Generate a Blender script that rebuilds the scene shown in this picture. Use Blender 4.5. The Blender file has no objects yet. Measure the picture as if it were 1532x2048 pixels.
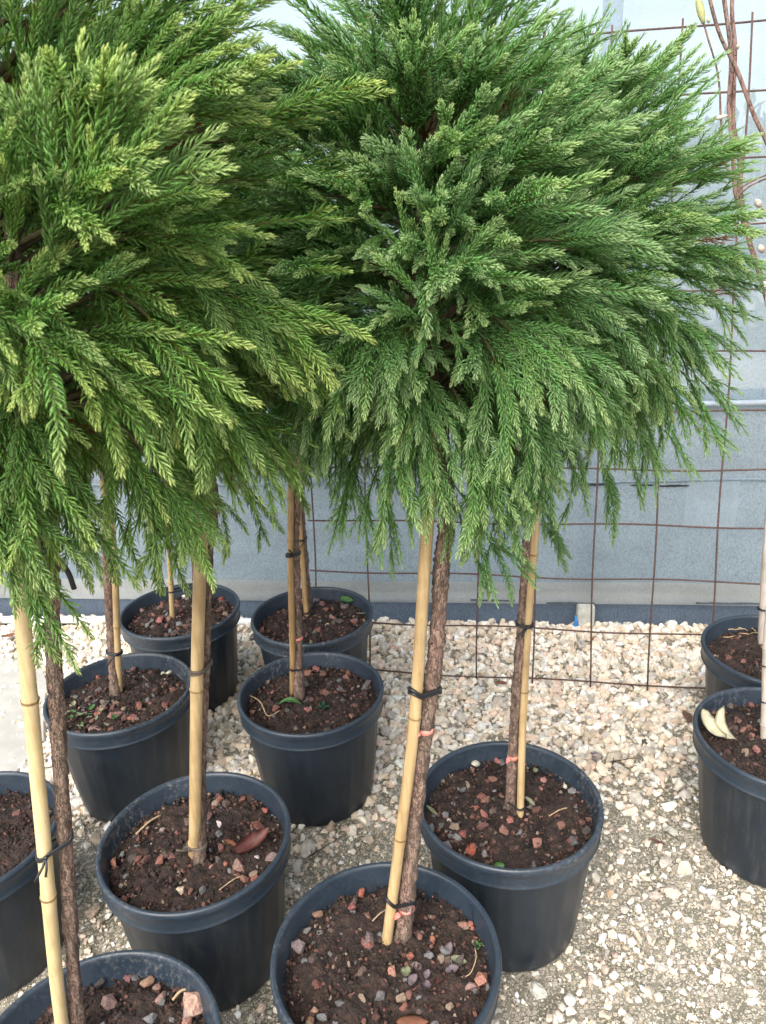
import bpy, bmesh, math, random
import numpy as np
from mathutils import Vector, Matrix, Quaternion

# ------------------------------------------------------------------ camera, sky, sun, exposure
S = bpy.context.scene
COL = S.collection
FPX, PITCH, ROLL, CAMH = 1519.0, math.radians(20.72), math.radians(-2.94), 1.515
cam_d = bpy.data.cameras.new('camera')
cam = bpy.data.objects.new('camera', cam_d); COL.objects.link(cam)
cam_d.sensor_fit = 'VERTICAL'; cam_d.sensor_height = 24.0; cam_d.sensor_width = 24.0
cam_d.lens = FPX / 2048 * 24.0
cam_d.clip_start = 0.02; cam_d.clip_end = 500
cam_d.dof.use_dof = True; cam_d.dof.focus_distance = 1.38; cam_d.dof.aperture_fstop = 9.0
cam.matrix_world = Matrix.Translation((0, 0, CAMH)) @ Matrix.Rotation(math.pi/2 - PITCH, 4, 'X') @ Matrix.Rotation(ROLL, 4, 'Z')
S.camera = cam

SUN_EL, SUN_AZ = math.radians(48), math.radians(205)      # azimuth clockwise from +Y
world = bpy.data.worlds.new('World'); S.world = world; world.use_nodes = True
wn = world.node_tree; wn.nodes.clear()
sky = wn.nodes.new('ShaderNodeTexSky'); sky.sky_type = 'NISHITA'; sky.sun_disc = False
sky.sun_elevation = SUN_EL; sky.sun_rotation = SUN_AZ; sky.dust_density = 4.0; sky.air_density = 1.0
hs = wn.nodes.new('ShaderNodeHueSaturation'); hs.inputs['Saturation'].default_value = 0.45
bg = wn.nodes.new('ShaderNodeBackground'); bg.inputs['Strength'].default_value = 0.15
wo = wn.nodes.new('ShaderNodeOutputWorld')
wn.links.new(sky.outputs[0], hs.inputs['Color']); wn.links.new(hs.outputs[0], bg.inputs['Color']); wn.links.new(bg.outputs[0], wo.inputs[0])
sun_d = bpy.data.lights.new('sun', 'SUN'); sun_d.energy = 1.5; sun_d.angle = math.radians(60); sun_d.color = (1.0, 0.96, 0.9)
sun = bpy.data.objects.new('sun', sun_d); COL.objects.link(sun)
sd = Vector((math.sin(SUN_AZ)*math.cos(SUN_EL), math.cos(SUN_AZ)*math.cos(SUN_EL), math.sin(SUN_EL)))
sun.rotation_euler = (-sd).to_track_quat('-Z', 'Y').to_euler()
S.view_settings.view_transform = 'Standard'; S.view_settings.look = 'None'
S.view_settings.gamma = 1.0; S.view_settings.use_curve_mapping = False
S.view_settings.exposure = 1.3
S.cycles.max_bounces = 8; S.cycles.transparent_max_bounces = 12

# ------------------------------------------------------------------ helpers
def ray(px, py):
    a, b = px-766, py-1024; c, s = math.cos(ROLL), math.sin(ROLL)
    u, v = c*a+s*b, -s*a+c*b
    x, z = u/FPX, -v/FPX
    return Vector((x, math.cos(PITCH)+z*math.sin(PITCH), -math.sin(PITCH)+z*math.cos(PITCH)))
def atz(px, py, z=0.0):
    d = ray(px, py); return Vector((0, 0, CAMH)) + d*((z-CAMH)/d.z)
def aty(px, py, Y):
    d = ray(px, py); return Vector((0, 0, CAMH)) + d*(Y/d.y)
def link(o, parent=None):
    COL.objects.link(o)
    if parent is not None: o.parent = parent
    return o
def tag(o, label=None, cat=None, group=None, kind=None):
    if label: o['label'] = label
    if cat: o['category'] = cat
    if group: o['group'] = group
    if kind: o['kind'] = kind
    return o
def empty(name, loc, label, cat, group=None):
    o = bpy.data.objects.new(name, None); o.location = loc; o.empty_display_size = .05
    link(o); return tag(o, label, cat, group)
def mesh_np(name, V, F, mat, col=None, smooth=False):
    """triangle mesh from numpy arrays"""
    me = bpy.data.meshes.new(name); V = np.asarray(V, np.float32); F = np.asarray(F, np.int32)
    me.vertices.add(len(V)); me.vertices.foreach_set('co', V.ravel())
    me.loops.add(F.size); me.loops.foreach_set('vertex_index', F.ravel())
    me.polygons.add(len(F)); me.polygons.foreach_set('loop_start', np.arange(0, F.size, 3, dtype=np.int32))
    try: me.polygons.foreach_set('loop_total', np.full(len(F), 3, dtype=np.int32))
    except Exception: pass
    me.polygons.foreach_set('use_smooth', np.full(len(F), smooth))
    if col is not None:
        a = me.color_attributes.new('Col', 'FLOAT_COLOR', 'POINT')
        c = np.ones((len(V), 4), np.float32); c[:, :3] = col
        a.data.foreach_set('color', c.ravel())
    me.update(calc_edges=True); me.validate()
    if mat: me.materials.append(mat)
    return me
def mesh_bm(name, bm, mat, smooth=True):
    me = bpy.data.meshes.new(name); bm.normal_update(); bm.to_mesh(me); bm.free()
    if mat: me.materials.append(mat)
    for p in me.polygons: p.use_smooth = smooth
    return me
def ob(name, me, parent=None, loc=None):
    o = bpy.data.objects.new(name, me)
    if loc is not None: o.location = loc
    return link(o, parent)
def frame_of(t, ref=None):
    t = t.normalized(); ref = ref or Vector((0.13, 0.9, 0.21))
    n = (ref - t*ref.dot(t)).normalized(); return n, t.cross(n)
def tube(bm, pts, rad, seg=10, caps=True, noise=None):
    """tube through points with per-point radii"""
    rings = []; n = None
    for i, p in enumerate(pts):
        t = (pts[min(i+1, len(pts)-1)] - pts[max(i-1, 0)]).normalized()
        if n is None: n, b = frame_of(t)
        n = (n - t*n.dot(t)).normalized(); b = t.cross(n)
        r = rad[i] if hasattr(rad, '__len__') else rad
        ring = []
        for k in range(seg):
            a = 2*math.pi*k/seg; rr = r*(1+(noise(i, k) if noise else 0))
            ring.append(bm.verts.new(p + n*math.cos(a)*rr + b*math.sin(a)*rr))
        rings.append(ring)
    for i in range(len(rings)-1):
        for k in range(seg):
            bm.faces.new((rings[i][k], rings[i][(k+1) % seg], rings[i+1][(k+1) % seg], rings[i+1][k]))
    if caps:
        bm.faces.new(list(reversed(rings[0]))); bm.faces.new(rings[-1])
def lathe(bm, prof, seg=64, rfun=None):
    rings = []
    for (r, z) in prof:
        rings.append([bm.verts.new(((r+(rfun(2*math.pi*k/seg, z) if rfun else 0))*math.cos(2*math.pi*k/seg),
                                    (r+(rfun(2*math.pi*k/seg, z) if rfun else 0))*math.sin(2*math.pi*k/seg), z)) for k in range(seg)])
    for i in range(len(rings)-1):
        for k in range(seg):
            bm.faces.new((rings[i][k], rings[i][(k+1) % seg], rings[i+1][(k+1) % seg], rings[i+1][k]))
    return rings
def spline(ctrl, n):
    """Catmull-Rom through control points"""
    P = [Vector(c) for c in ctrl]; P = [P[0]*2-P[1]] + P + [P[-1]*2-P[-2]]; out = []
    m = len(P)-3
    for i in range(n+1):
        x = i/n*m; k = min(int(x), m-1); t = x-k
        a, b, c, d = P[k:k+4]
        out.append(.5*((2*b)+(c-a)*t+(2*a-5*b+4*c-d)*t*t+(3*b-a-3*c+d)*t**3))
    return out

# ------------------------------------------------------------------ materials
def new_mat(name):
    m = bpy.data.materials.new(name); m.use_nodes = True; nt = m.node_tree
    return m, nt, nt.nodes['Principled BSDF']
def N(nt, typ, **kw):
    n = nt.nodes.new(typ)
    for k, v in kw.items():
        if k.startswith('i_'): n.inputs[k[2:].replace('_', ' ')].default_value = v
        else: setattr(n, k, v)
    return n
def coords(nt, space='Object', scale=(1, 1, 1)):
    tc = N(nt, 'ShaderNodeTexCoord'); mp = N(nt, 'ShaderNodeMapping'); mp.inputs['Scale'].default_value = scale
    nt.links.new(tc.outputs[space], mp.inputs['Vector']); return mp.outputs['Vector']
def ramp(nt, fac, stops, interp='LINEAR'):
    r = N(nt, 'ShaderNodeValToRGB'); e = r.color_ramp; e.interpolation = interp
    while len(e.elements) < len(stops): e.elements.new(.5)
    for el, (p, c) in zip(e.elements, stops):
        el.position = p; el.color = (*c, 1) if len(c) == 3 else c
    nt.links.new(fac, r.inputs['Fac']); return r.outputs['Color']
def mixc(nt, fac, a, b, mode='MIX'):
    m = N(nt, 'ShaderNodeMix', data_type='RGBA', blend_type=mode)
    for sock, v in ((m.inputs[0], fac), (m.inputs[6], a), (m.inputs[7], b)):
        if isinstance(v, (int, float)): sock.default_value = v
        elif isinstance(v, tuple): sock.default_value = (*v, 1)
        else: nt.links.new(v, sock)
    return m.outputs[2]
def noise(nt, vec, scale, detail=4, rough=.55):
    n = N(nt, 'ShaderNodeTexNoise'); n.inputs['Scale'].default_value = scale; n.inputs['Detail'].default_value = detail
    n.inputs['Roughness'].default_value = rough; nt.links.new(vec, n.inputs['Vector']); return n.outputs['Fac']
def bump(nt, bsdf, height, strength=.4, dist=.002):
    b = N(nt, 'ShaderNodeBump'); b.inputs['Strength'].default_value = strength; b.inputs['Distance'].default_value = dist
    nt.links.new(height, b.inputs['Height']); nt.links.new(b.outputs[0], bsdf.inputs['Normal'])

M = {}
def build_materials():
    # needles: vertex colour x object tint, some light passes through
    m, nt, b = new_mat('needle'); M['needle'] = m
    at = N(nt, 'ShaderNodeVertexColor', layer_name='Col'); oi = N(nt, 'ShaderNodeObjectInfo')
    c1 = mixc(nt, 1.0, at.outputs['Color'], oi.outputs['Color'], 'MULTIPLY')
    var = ramp(nt, oi.outputs['Random'], [(0, (.80, .84, .86)), (.5, (1, 1, 1)), (1, (1.18, 1.10, .95))])
    c2 = mixc(nt, 1.0, c1, var, 'MULTIPLY')
    nt.links.new(c2, b.inputs['Base Color']); b.inputs['Roughness'].default_value = .40; b.inputs['Specular IOR Level'].default_value = .7
    tr = N(nt, 'ShaderNodeBsdfTranslucent'); nt.links.new(mixc(nt, 1.0, c2, (1.1, 1.4, .6), 'MULTIPLY'), tr.inputs['Color'])
    mx = N(nt, 'ShaderNodeMixShader'); mx.inputs[0].default_value = .36
    out = nt.nodes['Material Output']
    nt.links.new(b.outputs[0], mx.inputs[1]); nt.links.new(tr.outputs[0], mx.inputs[2]); nt.links.new(mx.outputs[0], out.inputs[0])
    def N_col(nt, v, sc):
        n = N(nt, 'ShaderNodeTexNoise'); n.inputs['Scale'].default_value = sc; nt.links.new(v, n.inputs['Vector']); return n.outputs['Color']
    # bark
    def bark(name, dark, mid, light, sc):
        m, nt, b = new_mat(name); M[name] = m
        v = coords(nt, 'Object', (1, 1, .35)); n1 = noise(nt, v, sc, 6, .65); n2 = noise(nt, coords(nt, 'Object', (1, 1, .5)), sc*.22, 3)
        vo = N(nt, 'ShaderNodeTexVoronoi', feature='DISTANCE_TO_EDGE'); vo.inputs['Scale'].default_value = sc*.5; nt.links.new(mixc(nt, .06, v, N_col(nt, v, sc*1.3)), vo.inputs['Vector'])
        c = ramp(nt, n1, [(.3, dark), (.52, mid), (.75, light)])
        c = mixc(nt, ramp(nt, n2, [(.4, (0, 0, 0)), (.7, (.55, .55, .55))]), c, (.12, .11, .075))
        e = ramp(nt, vo.outputs['Distance'], [(0, (.30, .27, .25)), (.09, (1, 1, 1))])
        c = mixc(nt, .5, c, e, 'MULTIPLY'); nt.links.new(c, b.inputs['Base Color']); b.inputs['Roughness'].default_value = .9
        h = mixc(nt, .5, n1, e); bump(nt, b, h, 1.0, .007)
    bark('bark', (.07, .042, .032), (.25, .155, .118), (.44, .31, .245), 110)
    bark('magnolia_bark', (.15, .080, .066), (.25, .145, .12), (.38, .26, .22), 60)
    # bamboo
    def bamboo(name, c0, c1, c2):
        m, nt, b = new_mat(name); M[name] = m
        n1 = noise(nt, coords(nt, 'Object', (60, 60, 2.5)), 2.2, 3); n2 = noise(nt, coords(nt), 9, 4); n3 = noise(nt, coords(nt, 'Object', (90, 90, 9)), 3, 4, .7)
        c = ramp(nt, n1, [(.3, c0), (.55, c1), (.8, c2)])
        c = mixc(nt, ramp(nt, n2, [(.45, (0, 0, 0)), (.72, (.8, .8, .8))]), c, tuple(x*.62 for x in c0))
        c = mixc(nt, ramp(nt, n3, [(.62, (0, 0, 0)), (.72, (.7, .7, .7))]), c, (.16, .10, .05))
        nt.links.new(c, b.inputs['Base Color']); b.inputs['Roughness'].default_value = .42; bump(nt, b, n1, .15, .001)
    bamboo('bamboo', (.37, .245, .112), (.48, .345, .175), (.54, .41, .24))
    bamboo('bamboo_brown', (.24, .145, .062), (.34, .215, .095), (.42, .28, .14))
    bamboo('bamboo_pale', (.52, .39, .19), (.62, .48, .26), (.67, .54, .32))
    bamboo('bamboo_node', (.20, .12, .05), (.33, .21, .09), (.42, .30, .13))
    bamboo('stake_grey', (.42, .36, .30), (.52, .45, .38), (.60, .54, .47))
    # plastic pot
    m, nt, b = new_mat('pot_plastic'); M['pot'] = m
    v = coords(nt); n1 = noise(nt, v, 7, 5, .6); n2 = noise(nt, coords(nt, 'Object', (1, 1, .12)), 45, 4, .7); n3 = noise(nt, v, 190, 2)
    base = ramp(nt, n1, [(.3, (.0095, .0155, .0235)), (.7, (.016, .025, .036))])
    rnd = ramp(nt, N(nt, 'ShaderNodeObjectInfo').outputs['Random'], [(0, (.35,)*3), (1, (1.5,)*3)])
    c = mixc(nt, mixc(nt, 1.0, ramp(nt, n2, [(.48, (0, 0, 0)), (.75, (.38, .38, .38))]), rnd, 'MULTIPLY'), base, (.085, .082, .075))
    c = mixc(nt, ramp(nt, n3, [(.68, (0, 0, 0)), (.76, (.35, .35, .35))]), c, (.2, .19, .17))
    nt.links.new(c, b.inputs['Base Color']); b.inputs['Specular IOR Level'].default_value = .5
    nt.links.new(ramp(nt, n1, [(.3, (.34,)*3), (.7, (.5,)*3)]), b.inputs['Roughness']); bump(nt, b, n3, .06, .0006)
    m, nt, b = new_mat('pot_rim'); M['rim'] = m
    v = coords(nt); n1 = noise(nt, v, 14, 5, .65); n3 = noise(nt, v, 120, 4, .7); n4 = noise(nt, v, 5, 2)
    base = ramp(nt, n1, [(.3, (.016, .026, .039)), (.7, (.027, .040, .056))])
    f = mixc(nt, 1.0, ramp(nt, n3, [(.5, (0, 0, 0)), (.66, (.75, .75, .75))]), ramp(nt, n4, [(.48, (0.08,)*3), (.66, (1, 1, 1))]), 'MULTIPLY')
    f = mixc(nt, 1.0, f, ramp(nt, N(nt, 'ShaderNodeObjectInfo').outputs['Random'], [(0, (.4,)*3), (1, (1.3,)*3)]), 'MULTIPLY')
    c = mixc(nt, f, base, (.24, .225, .20)); nt.links.new(c, b.inputs['Base Color'])
    nt.links.new(ramp(nt, n1, [(.3, (.32,)*3), (.7, (.48,)*3)]), b.inputs['Roughness']); bump(nt, b, n3, .1, .0006)
    # soil
    m, nt, b = new_mat('soil'); M['soil'] = m
    v = coords(nt); n1 = noise(nt, v, 60, 8, .72); n2 = noise(nt, v, 9, 4)
    vo = N(nt, 'ShaderNodeTexVoronoi'); vo.inputs['Scale'].default_value = 190; nt.links.new(v, vo.inputs['Vector'])
    c = ramp(nt, n1, [(.28, (.006, .004, .003)), (.5, (.023, .014, .0105)), (.70, (.070, .038, .027))])
    cc = ramp(nt, vo.outputs['Color'], [(.0, (.55, .5, .48)), (.6, (1, 1, 1)), (.9, (1.9, 1.5, 1.3))])
    c = mixc(nt, .6, c, cc, 'MULTIPLY'); c = mixc(nt, ramp(nt, n2, [(.45, (0, 0, 0)), (.7, (.4, .4, .4))]), c, (.046, .025, .018))
    nt.links.new(c, b.inputs['Base Color']); b.inputs['Roughness'].default_value = .95
    bump(nt, b, mixc(nt, .5, n1, vo.outputs['Distance']), 1.0, .006)
    # stones: object or vertex colours
    def stonemat(name, use_attr):
        m, nt, b = new_mat(name); M[name] = m
        v = coords(nt, 'Object'); n1 = noise(nt, v, 90 if use_attr else 2.2, 5, .65)
        if use_attr:
            src = N(nt, 'ShaderNodeVertexColor', layer_name='Col').outputs['Color']
        else: src = N(nt, 'ShaderNodeObjectInfo').outputs['Color']
        c = mixc(nt, 1.0, src, ramp(nt, n1, [(.3, (.68, .66, .64)), (.55, (1, 1, 1)), (.8, (1.15, 1.12, 1.08))]), 'MULTIPLY')
        nt.links.new(c, b.inputs['Base Color']); b.inputs['Roughness'].default_value = .88
        bump(nt, b, n1, .5, .002 if use_attr else .05)
    stonemat('stone_attr', True); stonemat('stone_obj', False)
    # gravel ground
    m, nt, b = new_mat('ground'); M['ground'] = m
    v = coords(nt); big = noise(nt, v, 1.6, 4); med = noise(nt, v, 12, 5, .6)
    def cells(sc, thr):
        a = N(nt, 'ShaderNodeTexVoronoi'); a.inputs['Scale'].default_value = sc; a.inputs['Randomness'].default_value = 1; nt.links.new(v, a.inputs['Vector'])
        e = N(nt, 'ShaderNodeTexVoronoi', feature='DISTANCE_TO_EDGE'); e.inputs['Scale'].default_value = sc; nt.links.new(v, e.inputs['Vector'])
        sep = N(nt, 'ShaderNodeSeparateColor'); nt.links.new(a.outputs['Color'], sep.inputs[0])
        col = ramp(nt, sep.outputs[0], [(0, (.30, .26, .19)), (.25, (.47, .41, .31)), (.55, (.55, .49, .40)), (.8, (.62, .57, .49)), (1, (.44, .33, .23))])
        edge = ramp(nt, e.outputs['Distance'], [(thr*.4, (0, 0, 0)), (thr, (1, 1, 1))])
        on = ramp(nt, sep.outputs[1], [(.48, (0, 0, 0)), (.50, (1, 1, 1))])
        return col, mixc(nt, 1.0, edge, on, 'MULTIPLY')
    grit = noise(nt, v, 260, 4, .7)
    matrix = ramp(nt, grit, [(.3, (.13, .118, .09)), (.55, (.24, .22, .17)), (.75, (.42, .38, .31))])
    moss = mixc(nt, ramp(nt, med, [(.38, (0, 0, 0)), (.62, (.75, .75, .75))]), matrix, (.095, .092, .062))
    c_f, m_f = cells(230, .14); c_m, m_m = cells(95, .12)
    c = mixc(nt, m_f, moss, c_f); 
    mm = mixc(nt, 1.0, m_m, ramp(nt, big, [(.35, (.35,)*3), (.65, (1, 1, 1))]), 'MULTIPLY')
    c = mixc(nt, mm, c, c_m)
    nt.links.new(c, b.inputs['Base Color']); b.inputs['Roughness'].default_value = .95
    hgt = N(nt, 'ShaderNodeMath', operation='ADD'); nt.links.new(m_f, hgt.inputs[0]); nt.links.new(mm, hgt.inputs[1]); bump(nt, b, hgt.outputs[0], .8, .004)
    # plain helpers
    def plain(name, col, rough=.6, sc=30, var=.25, bmp=.0, metal=0):
        m, nt, b = new_mat(name); M[name] = m
        n1 = noise(nt, coords(nt), sc, 5, .6)
        c = ramp(nt, n1, [(.3, tuple(x*(1-var) for x in col)), (.7, tuple(min(1, x*(1+var)) for x in col))])
        nt.links.new(c, b.inputs['Base Color']); b.inputs['Roughness'].default_value = rough; b.inputs['Metallic'].default_value = metal
        if bmp: bump(nt, b, n1, bmp, .002)
    plain('gap_dark', (.06, .075, .09), .7, 120, .4)
    plain('rust', (.085, .048, .039), .85, 120, .45, .5)
    plain('black_tie', (.012, .013, .015), .38, 60, .3)
    plain('pink_tie', (.62, .22, .17), .5, 60, .2)
    plain('brown_tie', (.09, .07, .05), .6, 60, .3)
    plain('galvanised', (.30, .35, .39), .5, 25, .2, 0, .3)
    plain('concrete', (.42, .42, .38), .9, 40, .2, .4)
    plain('lime', (.37, .355, .325), .95, 14, .14, .5)
    plain('pipe_white', (.72, .73, .74), .4, 20, .08)
    plain('blue_plastic', (.02, .16, .42), .5, 20, .2)
    plain('leaf_green', (.10, .23, .07), .42, 60, .25)
    plain('leaf_dark', (.03, .09, .045), .42, 60, .25)
    plain('leaf_red', (.20, .075, .062), .5, 60, .35)
    plain('leaf_rust', (.30, .13, .075), .6, 60, .35)
    plain('leaf_purple', (.25, .19, .21), .6, 90, .3)
    plain('leaf_pale', (.34, .36, .22), .6, 90, .3)
    plain('petal', (.78, .72, .52), .6, 40, .15)
    plain('straw', (.40, .29, .17), .8, 60, .3)
    plain('mint', (.30, .50, .40), .6, 60, .2)
    plain('bud', (.36, .37, .16), .7, 80, .25, .4)
    plain('bud_fuzzy', (.42, .36, .30), .9, 150, .3, .6)
    plain('limb', (.085, .070, .028), .9, 90, .4, .5)
    plain('hedge', (.07, .12, .045), .8, 8, .5)
    # woven net and film
    def film(name, col, trans, dark, weave, tcol):
        m, nt, b = new_mat(name); M[name] = m
        v = coords(nt, 'Object'); n1 = noise(nt, coords(nt, 'Object', (1, 1, 2.2)), 3.2, 5, .6)
        n2 = noise(nt, coords(nt, 'Object', (110, 110, 380)), 1.0, 3, .7); n3 = noise(nt, coords(nt, 'Object', (420, 420, 70)), 1.0, 2, .7)
        n4 = noise(nt, coords(nt, 'Object', (1, 1, .35)), 9, 4, .6)
        c = ramp(nt, n1, [(.3, tuple(x*.76 for x in col)), (.7, col)])
        c = mixc(nt, ramp(nt, n4, [(.5, (0, 0, 0)), (.8, (.35, .35, .35))]), c, tuple(x*.6 for x in col))
        w = mixc(nt, .5, n2, n3); wv = ramp(nt, w, [(.40, (dark,)*3), (.55, (1, 1, 1))])
        c = mixc(nt, weave, c, wv, 'MULTIPLY')
        nt.links.new(c, b.inputs['Base Color']); b.inputs['Roughness'].default_value = .45
        t = N(nt, 'ShaderNodeBsdfTranslucent'); nt.links.new(c, t.inputs['Color'])
        mx = N(nt, 'ShaderNodeMixShader'); mx.inputs[0].default_value = .6
        nt.links.new(b.outputs[0], mx.inputs[1]); nt.links.new(t.outputs[0], mx.inputs[2])
        tp = N(nt, 'ShaderNodeBsdfTransparent'); tp.inputs['Color'].default_value = (*tcol, 1)
        mx2 = N(nt, 'ShaderNodeMixShader')
        nt.links.new(ramp(nt, w, [(.35, (min(1, trans*1.5),)*3), (.6, (trans*.8,)*3)]), mx2.inputs[0])
        nt.links.new(mx.outputs[0], mx2.inputs[1]); nt.links.new(tp.outputs[0], mx2.inputs[2])
        nt.links.new(mx2.outputs[0], nt.nodes['Material Output'].inputs[0])
        bump(nt, b, w, .3, .001)
    film('film_upper', (.62, .74, .83), .28, .8, .5, (.9, .98, 1))
    film('film_lower', (.46, .56, .63), .12, .62, .9, (.9, 1, 1))
    film('film_hem', (.62, .64, .62), .05, .7, .6, (1, 1, 1))
    film('film_patch', (.54, .63, .69), .10, .7, .7, (1, 1, 1))
    film('film_skirt', (.21, .265, .34), .0, .55, .9, (1, 1, 1))
build_materials()

# ------------------------------------------------------------------ the greenhouse wall and what stands behind it
rs = random.Random(7)
WALL_D = Vector((1, -.135, 0)).normalized(); WALL_N = Vector((-.135, -1, 0)).normalized()
WALL_0 = Vector((0, 2.74, 0))
def wallp(x, z, off=0.0):      # x: world x along the wall, off: towards the camera
    s = x / WALL_D.x
    return WALL_0 + WALL_D*s + WALL_N*off + Vector((0, 0, z))
def wall_sheet(x0, x1, z0, z1, off, nx, nz, amp, seed, off_top=None):
    bm = bmesh.new(); r = random.Random(seed); ph = [r.uniform(0, 6) for _ in range(6)]; g = []
    for j in range(nz+1):
        row = []
        for i in range(nx+1):
            x = x0+(x1-x0)*i/nx; z = z0+(z1-z0)*j/nz
            o = off + ((off_top-off)*j/nz if off_top is not None else 0)
            w = amp*(math.sin(x*3.1+ph[0])*.5+math.sin(x*7.3+z*2+ph[1])*.3+math.sin(z*9+x*1.3+ph[2])*.35+math.sin(x*17+z*11+ph[3])*.12)
            row.append(bm.verts.new(wallp(x, z, o+w)))
        g.append(row)
    for j in range(nz):
        for i in range(nx):
            bm.faces.new((g[j][i], g[j][i+1], g[j+1][i+1], g[j+1][i]))
    return bm
wall = empty('greenhouse_wall', (0, 2.74, 0), 'translucent plastic film and woven net greenhouse wall with dark bottom skirt', 'wall')
def wallpart(name, bm, mat, smooth=True):
    bmesh.ops.translate(bm, verts=bm.verts, vec=(0, -2.74, 0))
    return ob(name, mesh_bm(name, bm, M[mat], smooth), wall)
wallpart('upper_film', wall_sheet(-5, 5, .86, 4.2, 0, 200, 50, .014, 1), 'film_upper')
wallpart('woven_net', wall_sheet(-5, 5, .16, .93, .014, 200, 24, .009, 2), 'film_lower')
wallpart('hem', wall_sheet(-5, 5, .105, .20, .03, 140, 4, .005, 3, .034), 'film_hem')
wallpart('skirt', wall_sheet(-5, 5, -.05, .125, .010, 140, 4, .006, 4), 'film_skirt')
bm = bmesh.new(); tube(bm, [wallp(-5, .885, .035), wallp(5, .885, .035)], .011, 10); wallpart('rail', bm, 'galvanised')
bm = bmesh.new(); tube(bm, [wallp(-5+.25*i, .603+.004*math.sin(i*1.3), .020) for i in range(41)], .006, 6); wallpart('seam', bm, 'film_lower')
for k, (xa, xb, zz) in enumerate(((.70, .86, .592), (.99, 1.11, .585), (.90, .99, .588), (.33, .50, .120), (-1.42, -1.33, .118), (1.17, 1.42, .118), (.62, .80, .112))):
    bm = bmesh.new(); n = 14
    up = [bm.verts.new(wallp(xa+(xb-xa)*i/n, zz+(.0035+.003*rs.random())*(math.sin(math.pi*i/n)**.5 if k < 3 else .9), .036 if k > 2 else .027)) for i in range(n+1)]
    dn = [bm.verts.new(wallp(xa+(xb-xa)*i/n, zz-(.003+.002*rs.random())*(math.sin(math.pi*i/n)**.5 if k < 3 else .9), .036 if k > 2 else .027)) for i in range(n+1)]
    for i in range(n): 
        try: bm.faces.new((dn[i], dn[i+1], up[i+1], up[i]))
        except Exception: pass
    wallpart('tear', bm, 'black_tie' if k < 3 else 'gap_dark')
# pale repair patch on the net
bm = wall_sheet(1.10, 1.28, .42, .60, .022, 4, 4, .001, 9); wallpart('repair_patch', bm, 'film_patch')

def post(x, off, w, label):
    e = empty('steel_post', wallp(x, 0, off), label, 'post', 'steel posts behind the film')
    bm = bmesh.new(); bmesh.ops.create_cube(bm, size=1); bmesh.ops.scale(bm, verts=bm.verts, vec=(w, w, 4.2)); bmesh.ops.translate(bm, verts=bm.verts, vec=(0, 0, 2.1))
    bmesh.ops.bevel(bm, geom=bm.edges[:], offset=.006, segments=2, affect='EDGES'); ob('shaft', mesh_bm('shaft', bm, M['galvanised'], False), e)
    bm = bmesh.new(); bmesh.ops.create_cube(bm, size=1); bmesh.ops.scale(bm, verts=bm.verts, vec=(.064, .10, .13)); bmesh.ops.translate(bm, verts=bm.verts, vec=(0, -.055, .045))
    bmesh.ops.bevel(bm, geom=bm.edges[:], offset=.004, segments=2, affect='EDGES'); ob('concrete_foot', mesh_bm('foot', bm, M['concrete'], False), e)
    e.rotation_euler.z = math.atan2(WALL_D.y, WALL_D.x)
post(.768, -.042, .055, 'upright steel post standing behind the film with a concrete foot at the skirt')
# scrap of blue plastic and twigs by the foot
bm = bmesh.new(); tube(bm, spline([(0, 0, 0), (.012, -.006, .02), (.016, -.003, .045), (.010, .004, .06)], 8), [.006, .011, .010, .012, .009, .011, .007, .005, .002], 7)
tag(ob('plastic_scrap', mesh_bm('scrap', bm, M['blue_plastic']), None, wallp(.718, .004, .05)), 'small blue plastic scrap lying against the concrete foot of the post', 'scrap')
# white pipe on the ground along the left of the wall
bm = bmesh.new(); tube(bm, spline([wallp(-5, .03, .10), wallp(-2, .03, .09), wallp(-1.2, .03, .075), wallp(-.55, .028, .07), wallp(-.2, .024, .07)], 40), .016, 12)
tag(ob('water_pipe', mesh_bm('pipe', bm, M['pipe_white'])), 'long white plastic pipe lying on gravel along the wall skirt', 'pipe')
# ground
bm = bmesh.new()
xs = [-120, -20, -6]+[-3+.1*i for i in range(61)]+[6, 20, 120]; ys = [-60, -10, -2]+[0+.1*i for i in range(31)]+[5, 20, 160]
gr = random.Random(3); gv = [[bm.verts.new((x, y, gr.uniform(-.004, .002) if abs(x) < 3 and 0 < y < 3 else -.002)) for x in xs] for y in ys]
for j in range(len(ys)-1):
    for i in range(len(xs)-1): bm.faces.new((gv[j][i], gv[j][i+1], gv[j+1][i+1], gv[j+1][i]))
ground = tag(ob('ground', mesh_bm('ground', bm, M['ground'])), kind='structure')
# pale lime-washed patch of path on the left
bm = bmesh.new(); pp = [(-1.16, 1.86), (-1.13, 2.05), (-1.20, 2.22), (-1.25, 2.38), (-1.33, 2.52), (-1.6, 2.62), (-2.6, 2.70), (-3.2, 2.2), (-2.9, 1.5), (-1.9, 1.42), (-1.3, 1.6)]
top = [bm.verts.new((x, y, .016)) for x, y in pp]; bot = [bm.verts.new((x+.02*(1 if x > -1.4 else -1), y, -.02)) for x, y in pp]
bm.faces.new(list(reversed(top))); 
for i in range(len(pp)): bm.faces.new((top[i], top[(i+1) % len(pp)], bot[(i+1) % len(pp)], bot[i]))
bmesh.ops.recalc_face_normals(bm, faces=bm.faces)
tag(ob('path', mesh_bm('path', bm, M['lime'], False)), kind='structure')
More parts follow.
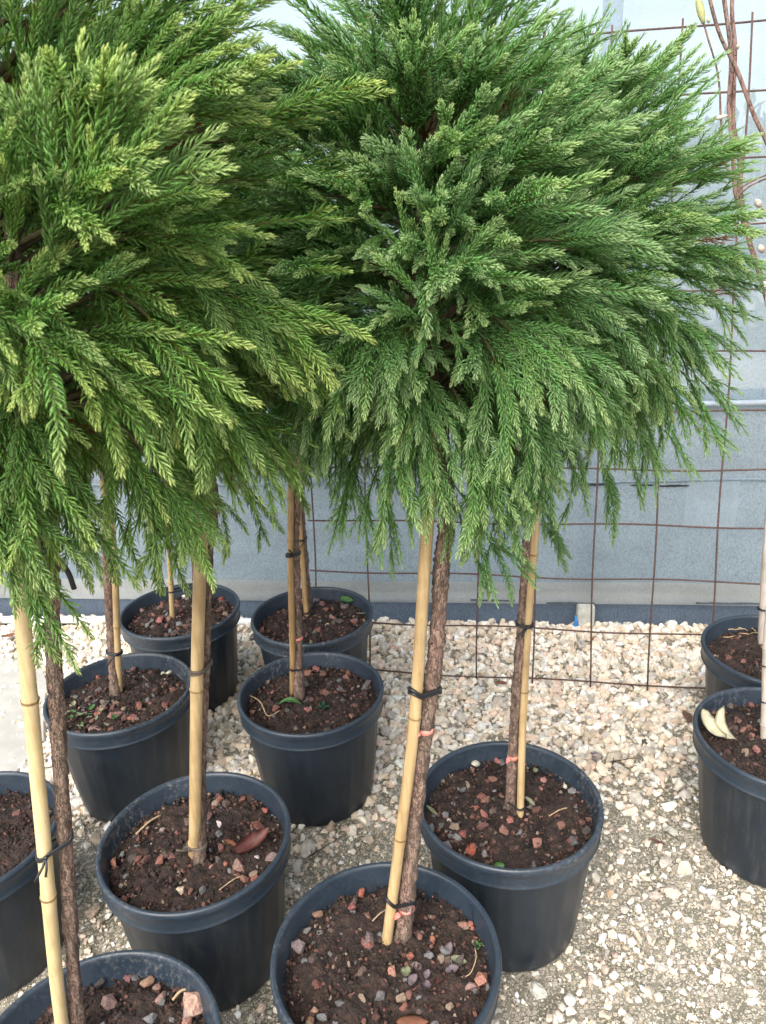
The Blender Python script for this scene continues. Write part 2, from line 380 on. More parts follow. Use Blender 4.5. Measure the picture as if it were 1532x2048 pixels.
# greenery seen faintly through the film
hr = np.random.default_rng(5); HV, HF = [], []
nlv = 9000
cx = hr.uniform(-14, 14, nlv); hz = 1.1+.5*np.sin(cx*.7)+.35*np.sin(cx*1.9+1); cz = hr.uniform(0, 1, nlv)**.8*(hz+.6); cy = 8.5+hr.normal(0, .5, nlv)
c0 = np.stack([cx, cy, cz], 1); a1 = hr.normal(size=(nlv, 3)); a1 /= np.linalg.norm(a1, axis=1)[:, None]; a2 = np.cross(a1, hr.normal(size=(nlv, 3))); a2 /= np.linalg.norm(a2, axis=1)[:, None]
sz = hr.uniform(.08, .2, nlv)[:, None]
HV = np.concatenate([c0-a1*sz, c0+a2*sz*.5, c0+a1*sz, c0-a2*sz*.5]); ii = np.arange(nlv)
HF = np.concatenate([np.stack([ii, ii+nlv, ii+2*nlv], 1), np.stack([ii, ii+2*nlv, ii+3*nlv], 1)])
tag(ob('hedge', mesh_np('hedge', HV, HF, M['hedge'])), 'green hedge showing faintly through the greenhouse film', 'hedge', kind='stuff')

# ------------------------------------------------------------------ rusty reinforcing mesh leaning on the wall
FA = Vector((-.0757, 2.337, .025)); FH = (Vector((1.0416, 2.1275, .025))-FA).normalized(); FB = Vector((-FH.y, FH.x, 0)); ln = math.radians(10)
FU = math.cos(ln)*Vector((0, 0, 1)) + math.sin(ln)*FB
fence = empty('wire_mesh_fence', FA, 'rusty welded wire mesh panel leaning back against the greenhouse wall', 'fence')
SX, SZ = .190, .1825
for i in range(-1, 12):
    bm = bmesh.new(); x = i*SX; pts = []
    for k in range(25):
        z = -.012+(11*SZ+.032)*k/24
        pts.append(FH*(x+.003*math.sin(k*.7+i*2)) + FU*z + FB*(.003*math.sin(k*.5+i)))
    tube(bm, pts, .0030, 7); ob('vertical_wire', mesh_bm('vertical_wire', bm, M['rust']), fence)
for j in range(12):
    bm = bmesh.new(); pts = []
    for k in range(41):
        x = -SX-.02+(12*SX+.04)*k/40
        pts.append(FH*x + FU*(j*SZ+.003*math.sin(k*.5+j*1.7)) + FB*(.0055+.003*math.sin(k*.6+j)))
    tube(bm, pts, .0030, 7); ob('horizontal_wire', mesh_bm('horizontal_wire', bm, M['rust']), fence)

# ------------------------------------------------------------------ stones
def hull_variant(seed, n=13, flat=.62, elong=.75):
    r = random.Random(seed); bm = bmesh.new()
    for _ in range(n):
        v = Vector((r.gauss(0, 1), r.gauss(0, 1), r.gauss(0, 1))).normalized()*r.uniform(.85, 1)
        bm.verts.new((v.x, v.y*elong, v.z*flat))
    res = bmesh.ops.convex_hull(bm, input=bm.verts)
    junk = [g for g in res['geom_interior'] if isinstance(g, bmesh.types.BMVert)]
    if junk: bmesh.ops.delete(bm, geom=junk, context='VERTS')
    return bm
def bm_arrays(bm):
    bmesh.ops.triangulate(bm, faces=bm.faces); bm.verts.ensure_lookup_table(); bm.verts.index_update()
    V = np.array([v.co[:] for v in bm.verts]); F = np.array([[v.index for v in f.verts] for f in bm.faces]); bm.free(); return V, F
chip_arr = [bm_arrays(hull_variant(100+i, 13, .62 if i % 2 else .8, .6+.04*i)) for i in range(10)]
chip_me = [mesh_np('stone', V, F, M['stone_obj']) for V, F in chip_arr]
def round_stone(seed):
    bm = hull_variant(seed, 22, .66, .8); bmesh.ops.bevel(bm, geom=bm.edges[:], offset=.09, segments=1, affect='EDGES')
    return mesh_bm('stone', bm, M['stone_obj'], True)
round_me = [round_stone(300+i) for i in range(5)]
def rot_random(r, flat=.35):
    return Quaternion((0, 0, 1), r.uniform(0, 6.283)) @ Quaternion((1, 0, 0), r.gauss(0, flat)) @ Quaternion((0, 1, 0), r.gauss(0, flat))
def stone(parent, me, loc, size, col, r, name='stone'):
    o = bpy.data.objects.new(name, me); o.location = loc; o.scale = (size,)*3
    o.rotation_mode = 'QUATERNION'; o.rotation_quaternion = rot_random(r); o.color = (*col, 1)
    return link(o, parent)
def merge_stones(name, pos, size, cols, mat, seed, arrs=chip_arr, tilt=.4):
    r = np.random.default_rng(seed); Vs, Fs, Cs = [], [], []; off = 0
    n = len(pos); vi = r.integers(0, len(arrs), n)
    az = r.uniform(0, 2*np.pi, n); ax = r.normal(0, tilt, n); ay = r.normal(0, tilt, n)
    for k, (V, F) in enumerate(arrs):
        idx = np.where(vi == k)[0]
        if not len(idx): continue
        ca, sa, cx_, sx_, cy_, sy_ = np.cos(az[idx]), np.sin(az[idx]), np.cos(ax[idx]), np.sin(ax[idx]), np.cos(ay[idx]), np.sin(ay[idx])
        o, z = np.ones(len(idx)), np.zeros(len(idx))
        Rz = np.stack([ca, -sa, z, sa, ca, z, z, z, o], 1).reshape(-1, 3, 3); Rx = np.stack([o, z, z, z, cx_, -sx_, z, sx_, cx_], 1).reshape(-1, 3, 3)
        Ry = np.stack([cy_, z, sy_, z, o, z, -sy_, z, cy_], 1).reshape(-1, 3, 3)
        R = Rz@Rx@Ry
        W = np.einsum('nij,vj->nvi', R, V)*size[idx][:, None, None] + pos[idx][:, None, :]
        Vs.append(W.reshape(-1, 3)); Fs.append((F[None]+(np.arange(len(idx))*len(V))[:, None, None]).reshape(-1, 3)+off); off += W.shape[0]*W.shape[1]
        Cs.append(np.repeat(cols[idx], len(V), axis=0))
    return mesh_np(name, np.concatenate(Vs), np.concatenate(Fs), mat, np.concatenate(Cs))

# ------------------------------------------------------------------ pots
POTS = {'A': (-.035, .964), 'B': (.240, 1.318), 'C': (-.222, 1.773), 'D': (-.249, 2.211), 'E': (-.760, 1.820), 'F': (-.429, 1.259),
        'G': (-.701, 2.295), 'H': (-.491, .795), 'I': (-.940, 1.30), 'J': (1.098, 1.862), 'K': (.924, 1.486)}
POT_LABEL = {
 'A': 'dark blue plastic pot with purple and pale leaflets strewn on its soil',
 'B': 'dark blue plastic pot with a round white stone and dry stalks on its soil',
 'C': 'dark blue plastic pot with a long curved green leaf and a clover-like sprig inside',
 'D': 'dark blue plastic pot against the wall with one oval green leaf lying inside',
 'E': 'dark blue plastic pot with a heap of pale green withered leaf flakes',
 'F': 'dark blue plastic pot with a curled dark red dead leaf on its soil',
 'G': 'dark blue plastic pot by the wall full of dark red lava chips',
 'H': 'dark blue plastic pot with dusty rim and a large pale pink rock inside',
 'I': 'dark blue plastic pot with bare dark soil beside the pot with the dead red leaf',
 'J': 'dark grey plastic pot with straw and mint green scraps on its soil',
 'K': 'dark grey plastic pot with fallen cream petals at its edge'}
RT, SOILZ = .337, .292
def flute(a, z):
    f = max(0, min(1, (z-.03)/.05))*max(0, min(1, (.27-z)/.03)); return .0013*f*(1 if math.sin(a*20) > .55 else -.2)
bm = bmesh.new()
rings = lathe(bm, [(.140, .0), (.150, .004), (.1535, .012), (.158, .05), (.164, .10), (.170, .16), (.176, .22), (.1805, .268), (.1835, .292)], 120, flute)
bm.faces.new(list(reversed(rings[0])))
pot_me = mesh_bm('pot_wall', bm, M['pot'])
bm = bmesh.new()
prof = [(.1835, .2868), (.1930, .2858), (.1962, .2862), (.1966, .2876), (.1948, .2896), (.1944, .296), (.1950, .308), (.1962, .317), (.1986, .3215), (.2002, .3280), (.1992, .3345), (.1965, .3372), (.1925, .3374), (.1893, .3350), (.1878, .329), (.1850, .312), (.1790, .290), (.1750, .26), (.1690, .2)]
lathe(bm, prof, 128); rim_me = mesh_bm('rim', bm, M['rim'])
def soil_mesh(seed):
    r = random.Random(seed); bm = bmesh.new(); nr, na = 44, 96; ph = [r.uniform(0, 6) for _ in range(8)]
    from mathutils import noise as mn
    rows = []
    for i in range(1, nr+1):
        rad = .1805*i/nr; row = []
        for k in range(na):
            a = 2*math.pi*k/na; x, y = rad*math.cos(a), rad*math.sin(a)
            p = Vector((x+seed*3.1, y, 0))
            h = .011*mn.noise(p*14)+.012*mn.noise(p*34)+.0075*mn.noise(p*80)+.0055*mn.noise(p*170)
            h -= .006*max(0, (rad-.15)/.035)
            row.append(bm.verts.new((x, y, SOILZ+h)))
        rows.append(row)
    c = bm.verts.new((0, 0, SOILZ))
    for k in range(na): bm.faces.new((c, rows[0][k], rows[0][(k+1) % na]))
    for i in range(nr-1):
        for k in range(na): bm.faces.new((rows[i][k], rows[i+1][k], rows[i+1][(k+1) % na], rows[i][(k+1) % na]))
    return mesh_bm('soil', bm, M['soil'])
soil_me = [soil_mesh(s) for s in (1, 2, 3)]
SOILCOL = [(.24, .085, .06), (.17, .07, .055), (.28, .12, .085), (.13, .075, .06), (.17, .14, .13), (.22, .19, .18), (.095, .065, .055), (.30, .19, .13)]
cr = np.random.default_rng(11)
def crumb_mesh(seed, n=2600):
    r = np.random.default_rng(seed); rad = .183*np.sqrt(r.uniform(0, 1, n)); a = r.uniform(0, 2*np.pi, n)
    pos = np.stack([rad*np.cos(a), rad*np.sin(a), np.full(n, SOILZ+.001)+r.normal(0, .002, n)], 1)
    size = .0015+.0058*r.uniform(0, 1, n)**3.2
    base = np.array([(.018, .011, .008), (.03, .018, .013), (.06, .03, .022), (.14, .06, .045), (.012, .008, .007), (.22, .17, .13)])
    cols = base[r.choice(6, n, p=[.3, .3, .18, .12, .07, .03])]*r.uniform(.7, 1.2, (n, 1))
    return merge_stones('crumbs', pos, size, cols, M['stone_attr'], seed, tilt=1.0)
crumb_me = [crumb_mesh(21), crumb_mesh(22)]
pots, soils = {}, {}
for i, (k, (x, y)) in enumerate(POTS.items()):
    p = empty('plant_pot', (x, y, 0), POT_LABEL[k], 'pot', 'plastic nursery pots on the gravel'); p.rotation_euler.z = 0
    ang = i*1.37
    b = ob('pot_wall', pot_me, p); b.rotation_euler.z = ang
    rr_ = ob('rim', rim_me, p); rr_.rotation_euler.z = ang*1.7+.4
    s = ob('soil', soil_me[i % 3], p); s.rotation_euler.z = 0
    c = ob('crumbs', crumb_me[i % 2], s); c['kind'] = 'stuff'; c.rotation_euler.z = ang
    pots[k], soils[k] = p, s
    r = random.Random(500+i); n = {'A': 85, 'B': 95, 'C': 60, 'D': 70, 'E': 85, 'F': 80, 'G': 110, 'H': 60, 'I': 35, 'J': 35, 'K': 50}[k]*3//2
    for _ in range(n):
        rad = .176*math.sqrt(r.random()); a = r.uniform(0, 6.283); sz = .0045+.0115*r.random()**2.5
        if k in 'GD': sz *= 1.15
        col = r.choice(SOILCOL); g = r.uniform(.75, 1.2); col = (col[0]*g*.86, col[1]*g, col[2]*g*1.05)
        stone(s, r.choice(chip_me), (rad*math.cos(a), rad*math.sin(a), SOILZ+sz*.25), sz, col, r)
def on_soil(k, px, py, dz=0):
    q = atz(px, py, SOILZ+dz); return q - Vector((*POTS[k], 0))
fr = random.Random(77)
# stones that stand out in the photograph: pot, pixel, size, colour
for (k, px, py, sz, col, rnd) in [
 ('A', 598, 1892, .017, (.20, .155, .155), 0), ('A', 737, 1882, .017, (.17, .12, .115), 0), ('A', 723, 1785, .010, (.36, .12, .08), 1), ('A', 703, 1815, .010, (.25, .09, .085), 0), ('A', 622, 1817, .011, (.26, .155, .10), 1),
 ('A', 817, 1990, .010, (.22, .10, .08), 1), ('A', 787, 1942, .012, (.38, .19, .14), 0), ('A', 963, 1958, .016, (.36, .17, .12), 0), ('A', 943, 1980, .012, (.33, .20, .18), 0), ('A', 838, 1872, .009, (.22, .10, .075), 1), ('A', 820, 1915, .010, (.30, .11, .075), 0), ('A', 866, 1880, .008, (.30, .12, .07), 1), ('A', 943, 1852, .010, (.34, .13, .09), 1), ('A', 925, 1850, .012, (.30, .16, .12), 0), ('A', 722, 1942, .011, (.12, .08, .065), 1), ('A', 848, 2018, .009, (.34, .17, .13), 0), ('A', 622, 2040, .010, (.25, .13, .08), 0), ('A', 628, 2022, .008, (.36, .22, .16), 0),
 ('B', 945, 1517, .013, (.66, .62, .50), 1), ('B', 993, 1507, .011, (.40, .17, .14), 0), ('B', 950, 1618, .013, (.33, .12, .085), 0), ('B', 968, 1628, .011, (.32, .13, .10), 0), ('B', 942, 1700, .015, (.34, .09, .055), 1), ('B', 928, 1668, .012, (.30, .10, .08), 0), ('B', 966, 1600, .010, (.27, .14, .10), 0), ('B', 970, 1708, .010, (.19, .17, .165), 1), ('B', 902, 1675, .012, (.17, .15, .15), 0), ('B', 895, 1690, .012, (.20, .18, .18), 0), ('B', 1088, 1560, .010, (.38, .19, .16), 0), ('B', 1080, 1578, .009, (.36, .15, .13), 1), ('B', 985, 1622, .010, (.15, .11, .09), 1), ('B', 1145, 1680, .012, (.18, .08, .07), 1), ('B', 1020, 1640, .012, (.30, .12, .09), 0), ('B', 1130, 1573, .007, (.7, .68, .58), 1), ('B', 1075, 1685, .014, (.27, .13, .10), 0), ('B', 898, 1642, .007, (.62, .56, .46), 1),
 ('F', 232, 1725, .012, (.40, .18, .12), 0), ('F', 320, 1722, .014, (.27, .11, .085), 0), ('F', 345, 1708, .013, (.25, .11, .09), 0), ('F', 477, 1733, .016, (.30, .19, .15), 0), ('F', 361, 1780, .010, (.52, .42, .30), 0), ('F', 530, 1620, .009, (.36, .12, .10), 1), ('F', 510, 1757, .010, (.30, .12, .09), 0), ('F', 545, 1720, .016, (.24, .17, .16), 0), ('F', 514, 1715, .008, (.55, .50, .46), 1), ('F', 442, 1695, .014, (.26, .12, .10), 0), ('F', 440, 1600, .012, (.26, .11, .08), 0), ('F', 325, 1660, .009, (.33, .25, .22), 1), ('F', 423, 1735, .008, (.36, .17, .15), 1), ('F', 435, 1650, .010, (.62, .52, .50), 0), ('F', 448, 1728, .010, (.32, .13, .09), 0),
 ('H', 385, 2005, .026, (.46, .29, .22), 0), ('H', 295, 1962, .013, (.30, .18, .12), 1), ('H', 312, 1978, .010, (.24, .14, .11), 1), ('H', 322, 1998, .014, (.31, .19, .16), 0), ('H', 215, 2005, .018, (.32, .20, .17), 0), ('H', 258, 1950, .009, (.27, .12, .12), 0), ('H', 365, 2030, .018, (.30, .23, .20), 0),
 ('D', 710, 1242, .018, (.33, .12, .085), 0), ('D', 645, 1208, .015, (.23, .10, .08), 0), ('D', 668, 1233, .016, (.30, .16, .15), 0), ('D', 655, 1249, .008, (.60, .55, .33), 1), ('D', 690, 1214, .015, (.18, .13, .12), 0),
 ('G', 320, 1240, .017, (.34, .13, .11), 0), ('G', 280, 1238, .012, (.30, .12, .11), 0), ('G', 450, 1195, .014, (.32, .10, .075), 0), ('G', 370, 1175, .010, (.62, .56, .47), 0), ('G', 425, 1182, .016, (.22, .12, .10), 0), ('G', 270, 1218, .012, (.30, .19, .18), 0),
 ('C', 615, 1348, .016, (.30, .14, .09), 0), ('C', 632, 1338, .013, (.30, .12, .11), 0), ('C', 616, 1418, .011, (.34, .13, .11), 0), ('C', 703, 1432, .011, (.36, .17, .13), 0), ('C', 612, 1368, .014, (.18, .14, .13), 0), ('C', 735, 1370, .018, (.15, .11, .10), 0), ('C', 505, 1425, .012, (.28, .14, .11), 0),
 ('E', 200, 1425, .018, (.34, .15, .12), 0), ('E', 230, 1428, .020, (.26, .13, .11), 0), ('E', 265, 1435, .014, (.30, .13, .10), 0), ('E', 190, 1458, .018, (.30, .18, .16), 0), ('E', 180, 1338, .012, (.33, .13, .10), 0), ('E', 232, 1408, .010, (.36, .24, .17), 0), ('E', 337, 1345, .010, (.66, .62, .48), 1), ('E', 325, 1347, .008, (.62, .58, .44), 1), ('E', 330, 1360, .008, (.60, .56, .42), 1), ('E', 298, 1368, .009, (.55, .45, .38), 1), ('E', 345, 1380, .014, (.25, .12, .09), 0),
 ('K', 1487, 1460, .012, (.28, .14, .11), 0), ('K', 1420, 1420, .010, (.26, .12, .09), 0), ('K', 1485, 1382, .010, (.26, .10, .08), 0), ('K', 1460, 1412, .014, (.12, .09, .07), 0), ('K', 1426, 1412, .007, (.55, .5, .4), 1), ('K', 1515, 1500, .013, (.26, .12, .10), 0)]:
    loc = on_soil(k, px, py, sz*.3)
    if math.hypot(loc.x, loc.y) > .18: loc = Vector((loc.x, loc.y, 0))*(.176/math.hypot(loc.x, loc.y)) + Vector((0, 0, loc.z))
    stone(soils[k], fr.choice(round_me if rnd else chip_me), loc, sz*1.15, col, fr)

# ------------------------------------------------------------------ conifers: needle shoots
GA = 2.39996
def needle_axis(P, T, L_axis, rng, nl, young, lod, out, tip_in=.035, step=.00135, dead=False):
    """needles in a spiral along a polyline axis (P points, T tangents)"""
    cum = np.concatenate([[0], np.cumsum(np.linalg.norm(np.diff(P, axis=0), axis=1))]); tot = cum[-1]
    n = max(8, int(tot/step)); s = np.linspace(tot*.03, tot, n) + rng.normal(0, step*.3, n); s = np.clip(s, 0, tot)
    pos = np.stack([np.interp(s, cum, P[:, k]) for k in range(3)], 1); tan = np.stack([np.interp(s, cum, T[:, k]) for k in range(3)], 1)
    tan /= np.linalg.norm(tan, axis=1)[:, None]
    ref = np.array([.31, .82, .17]); e1 = np.cross(tan, ref); e1 /= np.linalg.norm(e1, axis=1)[:, None]; e2 = np.cross(tan, e1)
    az = np.arange(n)*GA + rng.normal(0, .3, n)
    rad = e1*np.cos(az)[:, None] + e2*np.sin(az)[:, None]
    q = np.clip((tot-s)/tip_in, 0, 1)
    ln = nl*(.42+.58*q**.7)*rng.uniform(.68, 1.14, n); ln *= np.clip(s/(.02)+.55, .55, 1)
    a = (.17+.26*q)*rng.uniform(.75, 1.25, n)+.09
    d1 = tan*np.cos(a+.16)[:, None] + rad*np.sin(a+.16)[:, None]; a2 = np.maximum(a-.22, .04); d2 = tan*np.cos(a2)[:, None] + rad*np.sin(a2)[:, None]
    base = pos; mid = base + d1*(ln*.60)[:, None]; tip = mid + d2*(ln*.42)[:, None]
    tg = np.cross(d1, rad); tg /= np.linalg.norm(tg, axis=1)[:, None]; nn = np.cross(tg, d1)
    w = (.00090*rng.uniform(.85, 1.15, n)*(.8+.2*q))[:, None]
    yq = np.clip(1-(tot-s)/.055, 0, 1)**1.3*young
    dark = np.array([.048, .135, .045]); midc = np.array([.125, .275, .085]); tipc = np.array([.40, .50, .27]); olive = np.array([.13, .18, .04])
    if dead: dark = np.array([.10, .04, .02]); midc = np.array([.22, .09, .045]); tipc = np.array([.28, .13, .07]); olive = dark
    rn = rng.uniform(.8, 1.2, (n, 1))
    cb = (dark*.6+olive*.5)[None]*(1-yq[:, None]) + (midc*.6+tipc*.35)[None]*yq[:, None]
    cm = (midc[None]*(1-yq[:, None]) + tipc[None]*.85*yq[:, None])*rn; ct = (midc*1.35)[None]*(1-yq[:, None])*rn + (tipc*1.1)[None]*yq[:, None]
    o = out['n']; i = np.arange(n)
    if lod == 0:
        wb = w*.8; ring = lambda c, q: [c+nn*q, c-nn*q*.5+tg*q, c-nn*q*.5-tg*q]
        V = np.concatenate(ring(base, wb)+ring(mid, w)+[tip]); C = np.concatenate([cb, cb, cb, cm, cm, cm, ct])
        L_ = [i+k*n for k in range(7)]; F = []
        for k in range(3):
            k2 = (k+1) % 3; F += [(L_[k], L_[k2], L_[3+k2]), (L_[k], L_[3+k2], L_[3+k]), (L_[3+k], L_[3+k2], L_[6])]
        F = np.concatenate([np.stack(f, 1) for f in F])
    else:
        w = w*1.15; V = np.concatenate([base+tg*w*.8, base-tg*w*.8, mid+tg*w, mid-tg*w, tip]); C = np.concatenate([cb, cb, cm, cm, ct])
        F = np.concatenate([np.stack((i, i+n, i+3*n), 1), np.stack((i, i+3*n, i+2*n), 1), np.stack((i+2*n, i+3*n, i+4*n), 1)])
    out['V'].append(V); out['C'].append(C); out['F'].append(F+o); out['n'] += len(V)
    # stem of the shoot
    m = len(P); r = np.linspace(.0016, .0005, m)[:, None]; e1 = np.cross(T, ref); e1 /= np.linalg.norm(e1, axis=1)[:, None]; e2 = np.cross(T, e1); o = out['n']
    ring = [P+e1*r, P+(-.5*e1+.866*e2)*r, P+(-.5*e1-.866*e2)*r]; V = np.concatenate(ring); F = []
    for k in range(3):
        k2 = (k+1) % 3; j = np.arange(m-1)
        F += [np.stack((k*m+j, k2*m+j, k2*m+j+1), 1), np.stack((k*m+j, k2*m+j+1, k*m+j+1), 1)]
    out['V'].append(V); out['C'].append(np.tile(np.array([[.10, .12, .03]]) if not dead else np.array([[.16, .06, .03]]), (len(V), 1))); out['F'].append(np.concatenate(F)+o); out['n'] += len(V)
def axis_curve(p0, d0, bend_dir, bend, L, m, rng, wob=.12):
    P = [np.array(p0, float)]; d = np.array(d0, float); T = [d/np.linalg.norm(d)]; w1 = rng.normal(0, wob, 3)
    for k in range(m):
        t = (k+1)/m; d = d + np.array(bend_dir)*bend/m*(.4+1.2*t) + w1*math.sin(t*5)/m*2; d = d/np.linalg.norm(d)
        P.append(P[-1]+d*L/m); T.append(d)
    return np.array(P), np.array(T)
def shoot_arrays(seed, bend, L, nside, lod, young=1.0, dead=False):
    """shoot along +Z from the origin, drooping towards -X"""
    rng = np.random.default_rng(seed); out = {'V': [], 'C': [], 'F': [], 'n': 0}
    P, T = axis_curve((0, 0, 0), (0, 0, 1), (-1, 0, 0), bend, L, 8, rng); step = .00122 if lod == 0 else .0020
    needle_axis(P, T, L, rng, .0172, young, lod, out, step=step, dead=dead)
    for k in range(nside):
        t = .18+.5*k/max(1, nside-1 if nside > 1 else 1)+rng.uniform(-.05, .05); i = t*8; j = int(i); p = P[j]+(P[j+1]-P[j])*(i-j); d = T[j]
        az = rng.uniform(-.6, .6)+(math.pi/2 if k % 2 else -math.pi/2); perp = np.array([math.cos(az)*.9, math.sin(az), 0.0]); perp -= d*perp.dot(d); perp /= np.linalg.norm(perp)
        an = rng.uniform(.42, .70); d0 = d*math.cos(an)+perp*math.sin(an)
        Ls = L*(1-t)*rng.uniform(.62, .95)+.018
        Q, U = axis_curve(p, d0, d*.55+np.array((-1, 0, 0))*.75*bend, .75, Ls, 6, rng); needle_axis(Q, U, Ls, rng, .0162, young, lod, out, tip_in=.03, step=step, dead=dead)
    return np.concatenate(out['V']), np.concatenate(out['F']), np.concatenate(out['C'])
SPEC = [(.15, .120, 1), (.30, .130, 2), (.25, .100, 1), (.40, .135, 2), (.35, .095, 0), (.50, .125, 1), (.65, .135, 2), (.90, .140, 2), (.80, .115, 1), (1.05, .150, 2), (.95, .130, 1), (.6, .14, 0)]
shoot_me, shoot_lo = [], []
for i, (bd, L, ns) in enumerate(SPEC):
    V, F, C = shoot_arrays(40+i, bd, L, ns, 0); shoot_me.append(mesh_np('shoot', V, F, M['needle'], C, smooth=True))
    shoot_lo.append(shoot_arrays(40+i, bd, L, ns, 1, .75))
dead_lo = shoot_arrays(90, .6, .08, 2, 1, 1, True)

def orient(d, rng, roll=.35):
    d = d.normalized(); up = Vector((0, 0, 1)); x = up - d*up.dot(d)
    if x.length < .05: x = Vector((rng.uniform(-1, 1), rng.uniform(-1, 1), 0))
    x.normalize(); x = Quaternion(d, rng.gauss(0, roll)) @ x; y = d.cross(x)
    return Matrix((x, y, d)).transposed()
def make_crown_data(c, r, trunk_top, seed, nbr=80, per=10, cam_sort=True, extra=()):
    """branches and shoots of one crown; world coordinates"""
    rng = random.Random(seed); br, sh = [], []; c = Vector(c)
    dirs = []
    for i in range(nbr):
        z = 1-2*(i+.5)/nbr; a = i*GA+seed; rho = math.sqrt(max(0, 1-z*z))
        u = Vector((rho*math.cos(a)+rng.gauss(0, .1), rho*math.sin(a)+rng.gauss(0, .1), z+rng.gauss(0, .08))).normalized()
        if u.z < -.86: continue
        dirs.append(u)
    for u in dirs:
        k = rng.uniform(.80, 1.02)
        tip = c + Vector((u.x*(r[0]-.085), u.y*(r[1]-.085), u.z*(r[2]-.085)))*k
        h = max(-.55, min(.45, u.z*.6-.12)); start = Vector((trunk_top.x, trunk_top.y, 0)).lerp(Vector((c.x, c.y, 0)), .5) + Vector((0, 0, c.z+h*r[2]))
        lift = .03+.06*max(0, .2-u.z)
        ctrl = start.lerp(tip, .55)+Vector((0, 0, lift))
        if u.z < -.1: tip = tip + Vector((0, 0, -.05*rng.random()))
        B = lambda t: start*(1-t)**2+ctrl*2*t*(1-t)+tip*t*t
        br.append([B(t/7) for t in range(8)])
        for j in range(per+3):
            t = 1.0 if j >= per else .22+.76*j/per+rng.uniform(-.03, .03)
            p = B(t); tg = ((ctrl-start)*2*(1-t)+(tip-ctrl)*2*t).normalized()
            rv = Vector((rng.gauss(0, 1), rng.gauss(0, 1), rng.gauss(0, 1))); rv = (rv-tg*rv.dot(tg)).normalized()
            sp = rng.uniform(.05, .45) if j >= per else rng.uniform(.35, .95)
            d = tg + rv*sp + u*.35
            if u.z > -.05: d += Vector((0, 0, .30+.25*min(1, (u.z+.05)*2))) + u*.15
            elif u.z < -.22: d += Vector((0, 0, -.62*min(1, (-.22-u.z)/.35)))
            d.normalize()
            vi = rng.choice(range(0, 6)) if d.z > .1 else (rng.choice((2, 3, 4, 5, 6, 8, 11)) if d.z > -.25 else rng.choice(range(5, 12)))
            if d.z < -.75: vi = rng.choice((0, 1, 3, 5, 6))
            sc = rng.uniform(.64, 1.10)
            sh.append([p, d, vi, sc, u])
    for (p, d, vi, sc) in extra: sh.append([Vector(p), Vector(d).normalized(), vi, sc, Vector((0, -1, 0))])
    return br, sh
CAMP = Vector((0, 0, CAMH))
def lo_mesh(name, sh, base, rng, dead_frac=.035):
    Vs, Fs, Cs, off = [], [], [], 0
    for (p, d, vi, sc, u) in sh:
        V, F, C = dead_lo if rng.random() < dead_frac else shoot_lo[vi]
        R = np.array(orient(d, rng)); W = (V*sc)@R.T + np.array(p-base)
        Vs.append(W); Fs.append(F+off); off += len(V); Cs.append(C*rng.uniform(.72, 1.12))
    return mesh_np(name, np.concatenate(Vs), np.concatenate(Fs), M['needle'], np.concatenate(Cs))
def limbs_mesh(br, base):
    bm = bmesh.new()
    for b in br: tube(bm, [q-base for q in b], [.0042, .0036, .0032, .0028, .0024, .002, .0017, .0012], 5, False)
    return mesh_bm('crown', bm, M['limb'])

def trunk_mesh(name, pts, r0, r1, mat, seed=0, n=220, rough=.30, seg=20):
    rng = random.Random(seed); C = spline(pts, n); bm = bmesh.new(); lump = [rng.uniform(-1, 1) for _ in range(n+1)]
    tab = [[rng.uniform(-1, 1) for _ in range(seg)] for _ in range(n+1)]
    flare = lambda i: 1+.35*math.exp(-i/n*18)
    rad = [(r0+(r1-r0)*i/n)*flare(i)*(1+.05*lump[i]) for i in range(n+1)]
    tube(bm, C, rad, seg, True, lambda i, k: rough*.5*(tab[i//2][k]+tab[i//5][(k+3) % seg]*.8))
    return mesh_bm(name, bm, mat)
def bamboo_things(name, pts, rad, nodes, label, mat='bamboo', group='bamboo stakes tied to the trunks'):
    """nodes: fractions along the stake where the rings sit"""
    p0, p1 = Vector(pts[0]), Vector(pts[-1]); e = empty(name, p0, label, 'stake', group)
    C = spline(pts, 80); L = len(C)-1; bm = bmesh.new(); R = []
    for i in range(L+1):
        t = i/L; k = 0
        for nd in nodes: k += .10*math.exp(-((t-nd)/.006)**2)
        R.append(rad*(1-.06*t)*(1+k))
    tube(bm, [q-p0 for q in C], R, 16); ob('culm', mesh_bm('culm', bm, M[mat]), e)
    for nd in nodes:
        i = nd*L; j = min(int(i), L-1); q = C[j].lerp(C[j+1], i-j)-p0; t = (C[j+1]-C[j]).normalized(); bm = bmesh.new()
        tube(bm, [q-t*.0030, q-t*.0022, q, q+t*.0010, q+t*.0016], [rad*1.02, rad*1.13, rad*1.06, rad*1.17, rad*1.0], 16, False)
        ob('node_ring', mesh_bm('node_ring', bm, M['bamboo_node' if 'grey' not in mat else 'stake_grey']), e)
    return e
